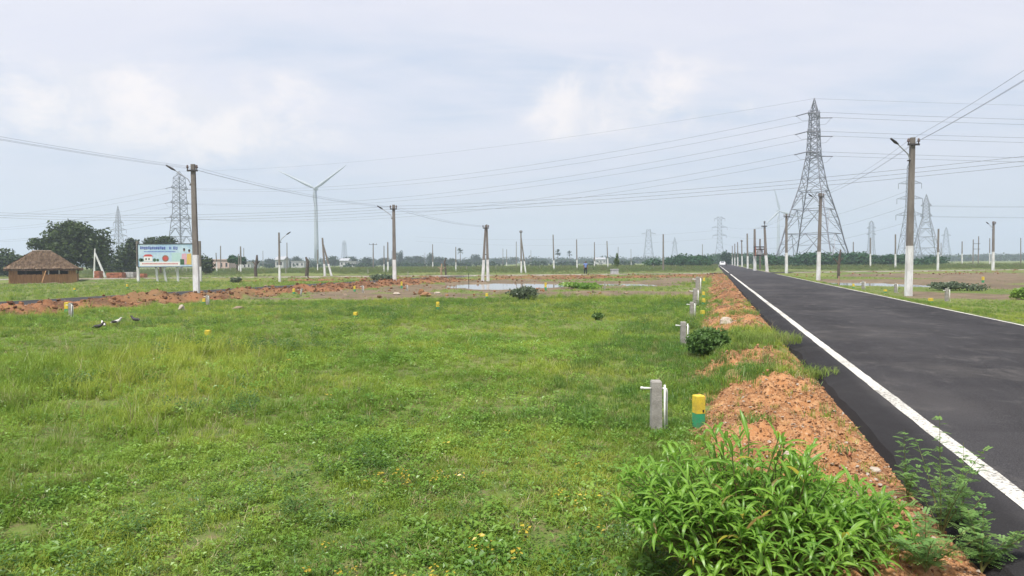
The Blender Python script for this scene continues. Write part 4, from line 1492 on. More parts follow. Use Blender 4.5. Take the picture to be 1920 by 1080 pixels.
def transformer_stand():
    pL, tL = pole_geo(1415.5, 503, 1415, 429.5)
    D = (7.4 - CZ) * F / (horizon(1415) - 429.5)
    D = 112.0
    pl = at_depth(1415.5, 503, D); z0 = gz(pl.x, D)
    t = empty('transformer_stand', (pl.x, D, z0)); tag(t, 'two pole transformer stand with steel frames beside the main road', 'transformer stand')

    def loc(x, y, dy=0):
        q = at_depth(x, y, D + dy); return Vector((q.x - pl.x, dy, q.z - z0))
    for (xb, xm, xt, yt, dy) in ((1415.5, 1415.2, 1415, 429.5, 0), (1438.5, 1436, 1433.5, 423, -2)):
        sp = loc(xm, 479, dy); tp = loc(xt, yt, dy); b = loc(xb, 505, dy); b.z = gz(b.x + pl.x, D + dy) - z0 - .2
        m = MB(); quad_shaft(m, b, sp, .42, .37); m.build('painted_base', 'whitewash', t)
        m = MB(); quad_shaft(m, sp, tp, .37, .26); m.build('shaft', 'concrete_pole', t)
    a = loc(1433.5, 423, -2)
    MB().lathe([(.06, 0), (.06, .3), (.16, .34), (.16, .44), (.08, .5), (.16, .56), (.16, .66), (.05, .75)], 8, (a.x, a.y, a.z)).build('insulator', 'insulator_grey', t)
    MB().box((a.x - .1, a.y - .15, a.z - .1), (.9, .12, .16)).build('crossarm', 'dark_iron', t)
    for y in (463, 467.5, 479):
        p0, p1 = loc(1414, y, -.2), loc(1437, y, -2)
        m = MB(); m.bar(p0, p1, .11); m.build('channel', 'dark_iron', t)
    for x in (1417, 1425, 1433):
        m = MB(); m.bar(loc(x, 463, -1), loc(x, 479, -1), .06); m.build('upright', 'brick_red', t)
    q = loc(1424.5, 476, -.9)
    b = MB().box((q.x, q.y, q.z + .25), (.75, .6, .7)).build('transformer_tank', 'lamp_grey', t)
    for k in range(3):
        MB().lathe([(.05, 0), (.09, .06), (.05, .12), (.09, .18), (.03, .3)], 8, (q.x - .22 + .22 * k, q.y, q.z + .6)).build('bushing', 'insulator', b)
    m = MB(); quad_shaft(m, loc(1425, 505, 1.2), loc(1425, 448, 1.2), .25, .2); m.build('rear_pole', 'concrete_pole', t)
    POLE_TOP['TX'] = loc(1415, 429.5) + Vector((pl.x, D, z0))
    POLE_TOP['TX2'] = a + Vector((pl.x, D, z0))


transformer_stand()


# ------------------------------------------------------------------ lattice pylons
def pylon(name, x, D, prof, label, arms, yaw, mat='steel', th=.16, ang_pair=None, detail=True, strings='tension', peak=True, group='lattice pylons'):
    """prof: list of (z, half width); arms: list of (z, half length)"""
    p = at_depth(x, 500, D); zb = gz(p.x, D)
    t = empty(name, (p.x, D, zb - .1), yaw); tag(t, label, 'pylon', group)
    cor = ((-1, -1), (1, -1), (1, 1), (-1, 1))

    def hw(z):
        return float(np.interp(z, [a for a, _ in prof], [b for _, b in prof]))
    zt = prof[-1][0]
    for cx, cy in cor:
        MB().tube([(cx * w, cy * w, z) for z, w in prof], [th * (1.25 - .7 * z / zt) for z, w in prof], 4).build('leg', mat, t)
    # panels
    zs = [0.0]; k = 1.15 if detail else 1.7
    while zs[-1] < zt - 1.0:
        zs.append(min(zt, zs[-1] + max(2.0, hw(zs[-1]) * k)))
    for i, (z0, z1) in enumerate(zip(zs[:-1], zs[1:])):
        m = MB()
        w0, w1 = hw(z0), hw(z1)
        for s in range(4):
            a, b = cor[s], cor[(s + 1) % 4]
            A0 = Vector((a[0] * w0, a[1] * w0, z0)); B0 = Vector((b[0] * w0, b[1] * w0, z0))
            A1 = Vector((a[0] * w1, a[1] * w1, z1)); B1 = Vector((b[0] * w1, b[1] * w1, z1))
            r = th * .42
            if w0 > 3.5 and detail:
                C = (A1 + B1) / 2
                m.bar(A0, C, r); m.bar(B0, C, r)
                for P, Q in ((A0, A1), (B0, B1)):
                    for q in (.35, .68):
                        m.bar(P.lerp(Q, q), P.lerp(C, q), r * .7)
                        m.bar(P.lerp(Q, q), P.lerp(C, min(1, q + .3)), r * .6)
            else:
                m.bar(A0, B1, r); m.bar(B0, A1, r)
            if w0 <= 3.5 or i % 1 == 0:
                m.bar(A1, B1, r * (1.25 if w0 > 3.5 else .8))
        m.build('lattice_panel', mat, t)
    for z, L_ in arms:
        w = hw(z)
        for sgn in (-1, 1):
            m = MB(); tip = Vector((0, sgn * L_, z + .2))
            for sx in (-1, 1):
                m.bar((sx * w, sgn * w, z), tip, th * .6); m.bar((sx * w, sgn * w, z + 1.7), tip, th * .5)
                for q in (.3, .6):
                    m.bar(Vector((sx * w, sgn * w, z)).lerp(tip, q), Vector((sx * w, sgn * w, z + 1.7)).lerp(tip, q), th * .35)
            m.bar((-w, sgn * w, z), (w, sgn * w, z), th * .5)
            m.bar(Vector((-w, sgn * w, z)).lerp(tip, .5), Vector((w, sgn * w, z)).lerp(tip, .5), th * .35)
            m.build('crossarm', mat, t)
            if strings == 'tension':
                for sx in (-1, 1):
                    MB().tube([tip, tip + Vector((sx * 3.4, 0, -.45))], [.15, .15], 6).build('insulator_string', 'insulator_grey', t)
                MB().tube([tip + Vector((-3.2, 0, -.4)), tip + Vector((-1.6, 0, -2.0)), tip + Vector((1.6, 0, -2.0)), tip + Vector((3.2, 0, -.4))], .045, 4).build('jumper', 'wire', t)
            elif strings == 'hang':
                MB().tube([tip, tip - Vector((0, 0, 2.6))], [.12, .12], 6).build('insulator_string', 'insulator_grey', t)
    if ang_pair:
        pass
    return t, Vector((p.x, D, zb))


BIG = Vector((at_depth(1524, 500, 200).x, 200, 0)); LFT = Vector((at_depth(340, 500, 345).x, 345, 0))
dl = (LFT - BIG).normalized()
yaw_big = math.atan2(dl.y, dl.x) + math.pi + math.radians(-13)       # local x runs along the line, bisecting the bend
sb = 200 / 213.0
prof_big = [(0, 8.9 * sb), (8.3 * sb, 6.85 * sb), (14.3 * sb, 5.7 * sb), (25.3 * sb, 2.95 * sb), (34.1 * sb, 1.65 * sb), (46.6 * sb, 1.05 * sb), (51.4 * sb, .06)]
arms_big = [(34.3 * sb, 5.6), (40.4 * sb, 5.2), (46.0 * sb, 4.8)]
tb, pb = pylon('lattice_pylon', 1524, 200, prof_big, 'tallest lattice pylon with wide legs behind the main road poles', arms_big, yaw_big, th=.175)
prof_l = [(0, 5.2), (22, 3.0), (28, 2.4), (45, 1.9), (48.2, .1)]
arms_l = [(25.0, 6.4), (32.3, 5.8), (39.6, 5.2)]
yaw_l = math.atan2(dl.y, dl.x) + math.pi + math.radians(8)
tl, pl_ = pylon('lattice_pylon', 340, 345, prof_l, 'lattice pylon with three arm levels behind the tall left pole', arms_l, yaw_l, th=.18)
prof_s = [(0, 5), (20, 2.4), (26, 1.6), (40, 1.0), (47, .1)]
pylon('lattice_pylon', 224, 530, prof_s, 'slender hazy pylon between rain tree and billboard tree', [(24, 7.5), (28.5, 7.0), (34, 4.5)], 1.35, th=.19, detail=False, strings='hang')
pylon('lattice_pylon', 1735, 470, [(0, 8.5), (16, 5.2), (30, 2.2), (40, 1.6), (46, .1)], 'hazy pointed pylon with wide legs right of the nearest road pole', [(31, 3.6), (38, 3.2)], 1.2, th=.22, detail=True, strings='none')
pylon('lattice_pylon', 1704, 345, [(0, 4.6), (20, 2.2), (28, 1.4), (48, 1.0), (51, .1)], 'pale slim pylon half hidden behind the nearest road pole', [(24, 6.4), (32, 6.0), (39.5, 5.4)], 1.45, 'pale_steel', th=.16, detail=False, strings='hang')
pylon('lattice_pylon', 1349, 690, [(0, 5), (18, 2.6), (24, 2.2), (46, 1.9)], 'pale flat topped pylon above the far end of the road', [(27, 6.5), (35, 7.2), (43.5, 5)], 1.3, 'pale_steel', th=.24, detail=False, strings='hang')
pylon('lattice_pylon', 1216, 760, [(0, 6.5), (14, 4.0), (34, 2.2), (37, 1.9)], 'pale wide legged pylon above the thicket left of the road end', [(32, 8)], 1.5, 'pale_steel', th=.22, detail=False, strings='none')
pylon('lattice_pylon', 1265, 900, [(0, 6), (12, 3.2), (30, 1.0), (33, .2)], 'smaller pale pylon right of the wide legged one', [(25, 4)], 1.2, 'pale_steel', th=.22, detail=False, strings='none')
pylon('lattice_pylon', 1633, 640, [(0, 3.4), (16, 2.2), (36, 1.6), (38, .2)], 'narrow faint pylon right of the big pylon', [(25, 4), (31, 4)], 1.4, 'pale_steel', th=.2, detail=False, strings='none')
pylon('lattice_pylon', 1773, 820, [(0, 6), (18, 3), (36, 1.4), (40, .2)], 'very faint pylon right of the hazy pointed one', [(30, 5)], 1.2, 'pale_steel', th=.22, detail=False, strings='none')
pylon('lattice_pylon', 646, 880, [(0, 3.4), (15, 2.2), (29, 1.6), (31, .2)], 'very faint narrow pylon above trees right of the turbine', [(26, 3)], 1.2, 'pale_steel', th=.22, detail=False, strings='none')


# ------------------------------------------------------------------ wires
def span(a, b, sag, n=16):
    a = Vector(a); b = Vector(b); out = []
    for i in range(n + 1):
        t = i / n; p = a.lerp(b, t); p.z -= 4 * sag * t * (1 - t); out.append(p)
    return out


def wire(spans, r, label, group):
    pts = []
    for a, b, sag in spans:
        q = span(a, b, sag)
        pts += q if not pts else q[1:]
    c = pts[0].copy()
    o = MB().tube([p - c for p in pts], r, 4).build('power_line', 'wire')
    o.location = c
    tag(o, label, 'wire', group)


def tipw(base, yaw, z, L_, sgn, sx):
    v = Matrix.Rotation(yaw, 3, 'Z') @ Vector((sx * 3.4, sgn * L_, z - .25))
    return base + v


OUT = Vector((BIG.x + 290, 226, 0))
lv = ['lowest', 'middle', 'top']
for k in range(3):
    for sgn, nm in ((-1, 'nearer'), (1, 'farther')):
        a = tipw(pb, yaw_big, *arms_big[k], sgn, -1); b = tipw(pl_, yaw_l, *arms_l[k], sgn, 1)
        wire([(a, b, 7.5)], .045, '%s conductor of the %s pair from big pylon to left pylon' % (nm, lv[k]), 'high voltage conductors')
        a = tipw(pb, yaw_big, *arms_big[k], sgn, 1)
        b = Vector((OUT.x, OUT.y + sgn * 5, arms_big[k][0] + .8))
        wire([(a, b, 2.2)], .045, '%s conductor of the %s pair running right from big pylon' % (nm, lv[k]), 'high voltage conductors')
        a = tipw(pl_, yaw_l, *arms_l[k], sgn, -1); b = Vector((-430, 480 + sgn * 5, arms_l[k][0] - 4))
        wire([(a, b, 6)], .05, '%s conductor of the %s pair running left from left pylon' % (nm, lv[k]), 'high voltage conductors')
wire([(pb + Vector((0, 0, 51.2 * sb)), pl_ + Vector((0, 0, 48)), 4.5)], .03, 'earth wire joining the tips of big pylon and left pylon', 'high voltage conductors')
wire([(pb + Vector((0, 0, 51.2 * sb)), OUT + Vector((0, 0, 49.5)), 2)], .03, 'earth wire running right from the tip of big pylon', 'high voltage conductors')
q0 = at_depth(1735, 500, 470)
for k, (z, zz) in enumerate(((31, 33), (38, 40.5))):
    for sgn in (-1, 1):
        wire([(Vector((q0.x, 470 + sgn * 3, z)), Vector((q0.x + 230, 440 + sgn * 3, zz)), 3)], .08, '%s %s wire running right from the hazy pointed pylon' % (('lower', 'upper')[k], 'near' if sgn < 0 else 'far'), 'hazy pylon wires')
q1 = at_depth(1704, 500, 345)
for k, z in enumerate((24, 32, 39.5)):
    wire([(Vector((q1.x, 345 - 5, z - 2.6)), at_depth(1349, 500, 690) * 1.0 + Vector((0, -5, (27, 35, 43.5)[k] - 4)), 9)], .06, '%s wire sloping left from the pale slim pylon' % ('lowest', 'middle', 'top')[k], 'pale pylon wires')
q2 = at_depth(1349, 500, 690)
q3 = at_depth(1216, 500, 760)
for k, z in enumerate((27, 35)):
    wire([(Vector((q2.x, 690, z - 2.6)), Vector((q3.x - 260, 800, 27 + 5 * k)), 6)], .07, '%s faint wire left of the flat topped pylon' % ('lower', 'upper')[k], 'pale pylon wires')

# low voltage lines on the concrete poles
gl = 'low voltage wires'
prevL = Vector((*xy(-27.9, 7), 7.35)); prevR = Vector((*xy(8.8, 10), 7.7))
for i, off in enumerate((-.27, 0.05, .27)):
    o = Vector((off, 0, .12 if i != 1 else .02))
    dz = Vector((0, 0, -.32))
    wire([(prevL + o, POLE_TOP['L1'] + o + dz, .25), (POLE_TOP['L1'] + o + dz, POLE_TOP['L2'] + o + dz, .35), (POLE_TOP['L2'] + o + dz, POLE_TOP['A'] + o + dz, .3)], .006,
         '%s wire strung over the tall left pole to the twin leg pole' % ('left', 'middle', 'right')[i], gl)
    wire([(prevR + o, POLE_TOP['R1'] + o + dz, .25), (POLE_TOP['R1'] + o + dz, POLE_TOP['R2'] + o + dz, .3), (POLE_TOP['R2'] + o + dz, POLE_TOP['R3'] + o + dz, .3), (POLE_TOP['R3'] + o + dz, POLE_TOP['TX'] + o, .3)], .006,
         '%s wire strung along the main road poles' % ('left', 'middle', 'right')[i], gl)
for i in range(3):
    o = Vector((0, .3 * i, -.12 - .22 * i))
    a = at_depth(-60, 394, 66); b = POLE_TOP['L2']; c = at_depth(2150, 262, 33)
    wire([(a + o, b + o, .55), (b + o, c + o, .55)], .012, '%s of three dark wires crossing the whole view over the second utility pole' % ('topmost', 'middle', 'lowest')[i], gl)


# ------------------------------------------------------------------ wind turbines
def turbine(x, yhub, D, L_, angs, label, yaw=0.0, scale=1.0):
    p = at_depth(x, 500, D); zb = gz(p.x, D); hub = at_depth(x, yhub, D)
    H = hub.z - zb
    t = empty('wind_turbine', (p.x, D, zb)); tag(t, label, 'wind turbine')
    MB().lathe([(2.5, -.5), (2.2, H * .3), (1.85, H * .7), (1.5, H - 1.2)], 14).build('tower', 'turbine_white', t, True)
    nac = MB().tube([(0, -3.4, H), (0, -1, H), (0, 4, H + .2), (0, 5.4, H + .2)], [1.0, 2.0, 2.0, 1.4], 10).build('nacelle', 'turbine_white', t, True)
    MB().ell((0, -4.2, H), (1.5, 1.8, 1.5), 10, 8).build('hub', 'turbine_white', nac, True)
    for a in angs:
        d = Vector((math.sin(a), 0, math.cos(a))); s = Vector((math.cos(a), 0, -math.sin(a)))
        c = Vector((0, -4.2, H)); V = []; prof = ((0.02, .9, .9), (.08, 1.5, .8), (.2, 2.3, .5), (.5, 1.5, .3), (.8, .95, .2), (1.0, .35, .08))
        for q, w, th in prof:
            o = c + d * (q * L_)
            V += [o - s * w * .6, o + Vector((0, -th, 0)), o + s * w, o + Vector((0, th, 0))]
        Fs = [(i * 4 + k, i * 4 + (k + 1) % 4, i * 4 + 4 + (k + 1) % 4, i * 4 + 4 + k) for i in range(len(prof) - 1) for k in range(4)] + [(3, 2, 1, 0), tuple(len(prof) * 4 - 4 + k for k in range(4))]
        MB().add(V, Fs).build('blade', 'turbine_white', t, True)


turbine(594, 354, 720, 41, (math.radians(-63.6), math.radians(54.5), math.radians(176)), 'white wind turbine with two raised blades above the far trees')
turbine(1459, 396, 1100, 40, (math.radians(-14), math.radians(106), math.radians(226)), 'faint distant wind turbine beside the left leg of the big pylon')


# ------------------------------------------------------------------ thatched hut
def hut():
    D = 79.5
    c = at_depth(85, 527, D); zb = gz(c.x, D) - .02
    t = empty('thatched_hut', (c.x, D, zb), math.radians(29)); tag(t, 'brown thatched hut with half open plank walls under the rain tree', 'hut')
    k = D / F
    W = 103 * k; Hh = (527.5 - 503) * k; Ht = (527.5 - 469.5) * k
    hw = W / 2; dep = 2.1
    # plank half wall, every plank a board of its own depth
    rg = random.Random(9)
    for side in range(4):
        m = MB()
        if side in (0, 2):
            n = 46
            for i in range(n):
                x = -hw + (i + .5) * W / n
                m.box((x, (-dep if side == 0 else dep) + rg.uniform(-.02, .02), .47 + rg.uniform(-.02, .03)), (W / n * .93, .05, .98))
        else:
            n = 28
            for i in range(n):
                y = -dep + (i + .5) * 2 * dep / n
                m.box(((-hw if side == 1 else hw) + rg.uniform(-.02, .02), y, .47 + rg.uniform(-.02, .03)), (.05, 2 * dep / n * .93, .98))
        o = m.build('plank_wall', 'thatch_bamboo', t)
    for x0, x1 in ((-hw, -hw + .8), (-.1, .25), (2.45, hw - .05)):
        m = MB(); n = max(2, int((x1 - x0) / .17))
        for i in range(n):
            m.box((x0 + (i + .5) * (x1 - x0) / n, -dep + .05, 1.22), ((x1 - x0) / n * .93, .05, .56))
        m.build('upper_boards', 'thatch_bamboo', t)
    for x, mt in ((-hw + .05, 'dead_wood_tan'), (-1.6, 'dead_wood'), (.5, 'whitewash'), (1.5, 'whitewash'), (2.4, 'dead_wood_tan'), (hw - .05, 'dead_wood_tan')):
        MB().tube([(x, -dep + .12, -.1), (x, -dep + .12, Hh + .12)], .07, 8).build('post', mt, t)
        MB().tube([(x, dep - .12, -.1), (x, dep - .12, Hh + .12)], .07, 8).build('post', 'dead_wood', t)
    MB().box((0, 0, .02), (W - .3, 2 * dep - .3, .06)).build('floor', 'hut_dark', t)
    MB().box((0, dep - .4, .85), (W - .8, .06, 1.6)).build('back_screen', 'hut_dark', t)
    # hipped roof with a sagging ragged surface
    ov = .42; rl = 15 * k; ez = Hh + .10
    def roof(th):
        V = []; Fs = []
        nx, ny = 44, 22
        for j in range(ny + 1):
            for i in range(nx + 1):
                x = -hw - ov + (2 * hw + 2 * ov) * i / nx; y = -dep - ov + (2 * dep + 2 * ov) * j / ny
                fy = 1 - abs(y) / (dep + ov); xr = -.25
                fx = 1 - max(0, abs(x - xr * 0 + .25) - rl) / (hw + ov - rl)
                f = max(0, min(fy, fx))
                z = ez + (Ht - ez) * (f ** 1.12) + .06 * float(vnoise(x * 2.1, y * 2.1)) + .03 * float(vnoise(x * 7, y * 7)) - th
                V.append((x, y, z))
        for j in range(ny):
            for i in range(nx):
                a = j * (nx + 1) + i
                Fs.append((a, a + 1, a + nx + 2, a + nx + 1))
        return V, Fs, nx, ny
    V, Fs, nx, ny = roof(0); V2, F2, _, _ = roof(.2)
    m = MB(); n0 = len(V)
    m.add(V + V2, Fs + [tuple(n0 + q for q in f[::-1]) for f in F2])
    r = m.build('thatch_roof', 'thatch', t)
    fr = MB()
    for i in range(520):       # ragged straw fringe along the eaves
        side = rg.random()
        if side < .62:
            x = rg.uniform(-hw - ov, hw + ov); y = (-dep - ov) * (1 if rg.random() < .75 else -1); dx, dy = 0, math.copysign(.10, y)
        else:
            y = rg.uniform(-dep - ov, dep + ov); x = (hw + ov) * rg.choice((-1, 1)); dx, dy = math.copysign(.12, x), 0
        z = ez + rg.uniform(-.06, .06); l = rg.uniform(.08, .22)
        a = Vector((x, y, z)); b_ = a + Vector((dx * 2 * l + rg.uniform(-.08, .08), dy * 2 * l, -l)); w = Vector((.03, .03, 0))
        fr.add([a - w, a + w, b_ + w * .3, b_ - w * .3], [(0, 1, 2, 3)])
    for i in range(1500):      # loose straw lying on the slopes
        x = rg.uniform(-hw, hw); y = rg.uniform(-dep, dep * .2)
        fy = 1 - abs(y) / (dep + ov); fx = 1 - max(0, abs(x + .25) - rl) / (hw + ov - rl); f = max(0, min(fy, fx))
        z = ez + (Ht - ez) * f ** 1.12 + .09
        sl = (Ht - ez) / (dep + ov) if fy < fx else 0; l = rg.uniform(.2, .5)
        dvec = Vector((0, -l, -l * sl)) if fy < fx else Vector((math.copysign(l, x), 0, -l * (Ht - ez) / (hw - rl)))
        a = Vector((x, y, z)); b_ = a + dvec + Vector((rg.uniform(-.06, .06), 0, rg.uniform(-.02, .1))); w = Vector((.025, .02, 0))
        fr.add([a - w, a + w, b_ + w * .4, b_ - w * .4], [(0, 1, 2, 3)])
    o = fr.build('straw', 'thatch', r); o['kind'] = 'stuff'
    MB().tube([(-rl - .25, 0, Ht + .06), (rl - .25, 0, Ht + .06)], .09, 8).build('ridge_cap', 'stone_grey', r)
    # bamboo pole leaning on the front
    p0 = at_depth(78, 533, D - 3.9) ; p1 = at_depth(86, 509, D - 3.0)
    o = MB().tube([(0, 0, 0), p1 - p0], .05, 6).build('bamboo_pole', 'thatch_bamboo'); o.location = (p0.x, p0.y, gz(p0.x, p0.y)); tag(o, 'thin bamboo pole leaning against the hut front', 'pole')


hut()


# ------------------------------------------------------------------ billboard
def billboard():
    D = 77.5; k = D / F
    p = at_depth(314, 528, D); zb = gz(p.x, D)
    t = empty('billboard', (p.x, D, zb)); tag(t, 'roadside billboard with blue lettering, house and people between hut and pole', 'billboard')

    def loc(x, y):
        q = at_depth(x, y, D); return (q.x - p.x, q.z - zb)
    x0, z1 = loc(258, 457.5); x1, z0 = loc(372, 500)
    W, H = x1 - x0, z1 - z0; cx, cz = (x0 + x1) / 2, (z0 + z1) / 2
    MB().box((cx, 0, cz), (W, .06, H)).build('panel', 'board_sky', t)
    fm = MB()
    for z in (z0, z1): fm.box((cx, -.01, z), (W + .1, .12, .07))
    for x in (x0, x1): fm.box((x, -.01, cz), (.07, .13, H - .08))
    fm.build('panel_frame', 'dark_iron', t)
    for x in (256.5, 373.5):
        xx, zt = loc(x, 452); _, zs = loc(x, 500)
        m = MB(); m.box((xx, .1, zs / 2 - .15), (.24, .22, zs + .3)); m.build('post_base', 'whitewash', t)
        m = MB(); m.box((xx, .1, (zs + zt) / 2), (.22, .20, zt - zs)); m.build('post', 'concrete_pole', t)
    for (xa, xb_) in ((290, 291.5), (303, 308.5), (330, 330)):
        a, _ = loc(xa, 500); b_, _ = loc(xb_, 520)
        m = MB(); quad_shaft(m, (b_, .5, -.2), (a, .25, z0 + .4), .2, .2); m.build('prop', 'whitewash', t)
    rg = random.Random(4)
    pr = lambda nm, mt: None

    def rect(m, ax, ay, bx, by, lift=.034):
        a = loc(ax, ay); b_ = loc(bx, by)
        m.add([(a[0], -lift, b_[1]), (b_[0], -lift, b_[1]), (b_[0], -lift, a[1]), (a[0], -lift, a[1])], [(0, 1, 2, 3)])
    # heading: the blue letter shapes, too small in the photo to be read
    m = MB()
    xs = [263 + 3.7 * i for i in range(13)] + [317.5, 325, 329.5]
    for i, x in enumerate(xs):
        w = 2.9 if i < 13 else 3.6; top = 462.4 + rg.uniform(-.5, .4); bot = 467.6 + rg.uniform(-.3, .6)
        rect(m, x, top, x + 1.25, bot); rect(m, x + w - 1.2, top + rg.uniform(0, .8), x + w, bot)
        if i % 3 != 1: rect(m, x, bot - 1.4, x + w, bot + .001)
        if i % 2 == 0: rect(m, x, top, x + w, top + 1.3)
        else: rect(m, x, top + 2, x + w, top + 2.8)
    m.build('heading_print', 'print_blue', t)
    m = MB()
    for x in np.arange(270, 328, 2.6): rect(m, x, 471.2, x + 1.9, 472.6)
    m.build('subheading_print', 'print_blue', t)
    m = MB(); rect(m, 262, 491, 338, 498.5); m.build('footer_print', 'print_white', t)
    m = MB()
    for x in np.arange(267, 332, 2.4): rect(m, x, 493.4, x + 1.7, 495.6, .037)
    m.build('footer_lettering', 'print_red', t)
    m = MB(); rect(m, 270, 481, 286, 490, .037); m.build('house_print', 'print_white', t)
    m = MB(); a, b_, c = loc(268, 481), loc(288, 481), loc(280, 477); e = loc(273, 477)
    m.add([(a[0], -.038, a[1]), (b_[0], -.038, b_[1]), (c[0] + .2, -.038, c[1]), (e[0], -.038, e[1])], [(0, 1, 2, 3)]); m.build('house_roof_print', 'print_red', t)
    m = MB(); rect(m, 273, 484, 275.5, 487.5, .04); rect(m, 278.5, 484, 281, 487.5, .04); m.build('house_window_print', 'window_dark', t)

    def disc(x, y, r, mt, nm, lift=.038, sx=1.0):
        q = loc(x, y); R = r * k
        V = [(q[0], -lift, q[1])] + [(q[0] + R * sx * math.cos(2 * math.pi * i / 14), -lift, q[1] + R * math.sin(2 * math.pi * i / 14)) for i in range(14)]
        MB().add(V, [(0, 1 + i, 1 + (i + 1) % 14) for i in range(14)]).build(nm, mt, t)
    for x, r in ((264, 3.6), (267, 3), (290, 3.2), (296, 2.6)):
        disc(x, 488.5 - r * .3, r, 'print_green', 'bush_print', .036)
    disc(310.5, 484.5, 6.2, 'print_brown', 'emblem_print', .038); disc(310.5, 484.5, 3.4, 'print_red', 'emblem_centre_print', .041, 1.3)
    m = MB(); rect(m, 322, 474, 340, 490, .0355); m.build('backdrop_print', 'print_teal', t)
    for x, mt, hb in ((345.5, 'print_pink', 466), (355, 'print_yellow', 468)):
        disc(x, hb + 1.2, 2.0, 'hair', 'figure_hair_print', .043); disc(x, hb + 3.6, 1.6, 'skin', 'figure_face_print', .045)
        m = MB(); q = [loc(x - 4.2, 476), loc(x + 4.0, 475), loc(x + 4.6, 496), loc(x - 5, 496)]
        m.add([(a[0], -.042, a[1]) for a in q][::-1], [(0, 1, 2, 3)]); m.build('figure_clothing_print', mt, t)
    m = MB(); rect(m, 338, 486, 346, 496, .044); m.build('figure_skirt_print', 'print_green', t)


billboard()


# ------------------------------------------------------------------ small structures near the cross street
def brick_stack(x0, x1, yt, yb, D, mat, label, name='brick_stack', cat='brick stack'):
    a = at_depth(x0, yb, D); b_ = at_depth(x1, yt, D); zb = gz((a.x + b_.x) / 2, D)
    W = b_.x - a.x; H = max(.35, b_.z - zb); t = empty(name, ((a.x + b_.x) / 2, D, zb)); tag(t, label, cat)
    rg = random.Random(int(x0)); rows = max(3, int(H / .16))
    for r in range(rows):
        m = MB(); n = max(3, int(W / .45))
        for i in range(n):
            w = W / n; m.box((-W / 2 + (i + .5) * w + rg.uniform(-.02, .02), rg.uniform(-.06, .06), (r + .5) * H / rows), (w * .94, .9, H / rows * .9))
        m.build('course', mat, t)


brick_stack(203, 232, 511, 520, 92, 'brick_red', 'long red brick stack left of the billboard post')
brick_stack(236, 253, 510, 520, 93, 'cement_grey', 'grey block stack between red bricks and billboard post', 'block_stack', 'block stack')
brick_stack(260, 273, 513, 519, 93, 'brick_red', 'short red brick stack seen under the billboard')
brick_stack(180, 190, 508, 519, 96, 'brick_red', 'small red brick stack behind the strutted white pole')

pt = at_depth(1152, 513, 86); zt = gz(pt.x, 92.2)
t = empty('concrete_box', (at_depth(1152, 513, 92.2).x, 92.2, zt - .05)); tag(t, 'small pale concrete chamber box at the cross street', 'concrete box')
MB().box((0, 0, .35), (.95, .9, .85)).build('chamber', 'cement_grey', t)
MB().box((0, 0, .81), (1.05, 1.0, .09)).build('cover_slab', 'wall_white', t)


def building(x0, x1, yt, D, wall, roofm, label, pitched, depth=8, nwin=3):
    a = at_depth(x0, 490, D); b_ = at_depth(x1, yt, D); zb = gz((a.x + b_.x) / 2, D)
    W = b_.x - a.x; H = b_.z - zb; eave = H * (.72 if pitched else .94)
    t = empty('building', ((a.x + b_.x) / 2, D + depth / 2, zb)); tag(t, label, 'building')
    MB().box((0, 0, eave / 2 - .1), (W, depth, eave + .2)).build('wall', wall, t)
    if pitched:
        y = depth / 2 + .4; w = W / 2 + .4
        MB().add([(-w, -y, eave), (w, -y, eave), (w, 0, H), (-w, 0, H), (-w, y, eave), (w, y, eave)], [(0, 1, 2, 3), (3, 2, 5, 4), (0, 3, 4), (1, 5, 2), (0, 4, 5, 1)]).build('roof', roofm, t)
    else:
        MB().box((0, 0, (eave + H) / 2 + .02), (W + .5, depth + .5, H - eave)).build('roof', roofm, t)
    for i in range(nwin):
        x = -W / 2 + (i + .5) * W / nwin
        MB().box((x, -depth / 2 - .01, eave * .55), (W / nwin * .35, .1, eave * .35)).build('window', 'window_dark', t)


building(391, 429, 486, 210, 'wall_pink', 'wall_pink', 'low pink flat roofed building right of the tall left pole', False, nwin=4)
building(432, 470, 491, 230, 'wall_white', 'wall_white', 'long low white building behind the umbrella tree', False, nwin=5)
building(546, 570, 489.5, 330, 'wall_white', 'wall_white', 'white shed among trees left of the wind turbine', False, 10, 3)
building(637, 652, 484, 360, 'wall_white', 'roof_grey', 'grey roofed house among trees right of the wind turbine', True, 8, 2)
building(652, 668, 490, 350, 'wall_white', 'wall_white', 'low white annexe beside the grey roofed house', False, 8, 3)
building(1117, 1136, 482.5, 520, 'wall_white', 'roof_grey', 'far pale shed roof behind the pole right of the person', True, 14, 3)
building(516, 531, 480.5, 300, 'wall_white', 'roof_grey', 'small pale roof behind the thin lamp pole', True, 8, 2)


def stump(xb, yb, ytop, D, w, mat, label, fork=True, seed=1):
    rg = random.Random(seed); p = at_depth(xb, yb, D); p.z = gz(p.x, D); h = at_depth(xb, ytop, D).z - p.z
    t = empty('dead_stump', p); tag(t, label, 'stump')
    MB().tube([(0, 0, -.2), (rg.uniform(-.1, .1), 0, h * .4), (rg.uniform(-.25, .25), 0, h * .75), (rg.uniform(-.1, .3), 0, h)], [w, w * .85, w * .8, w * .45], 7).build('trunk', mat, t)
    if fork:
        for s in (-1, 1):
            MB().tube([(0, 0, h * .5), (s * .35, .1, h * .66), (s * .6, .1, h * .72)], [w * .5, w * .35, w * .15], 6).build('branch', mat, t)


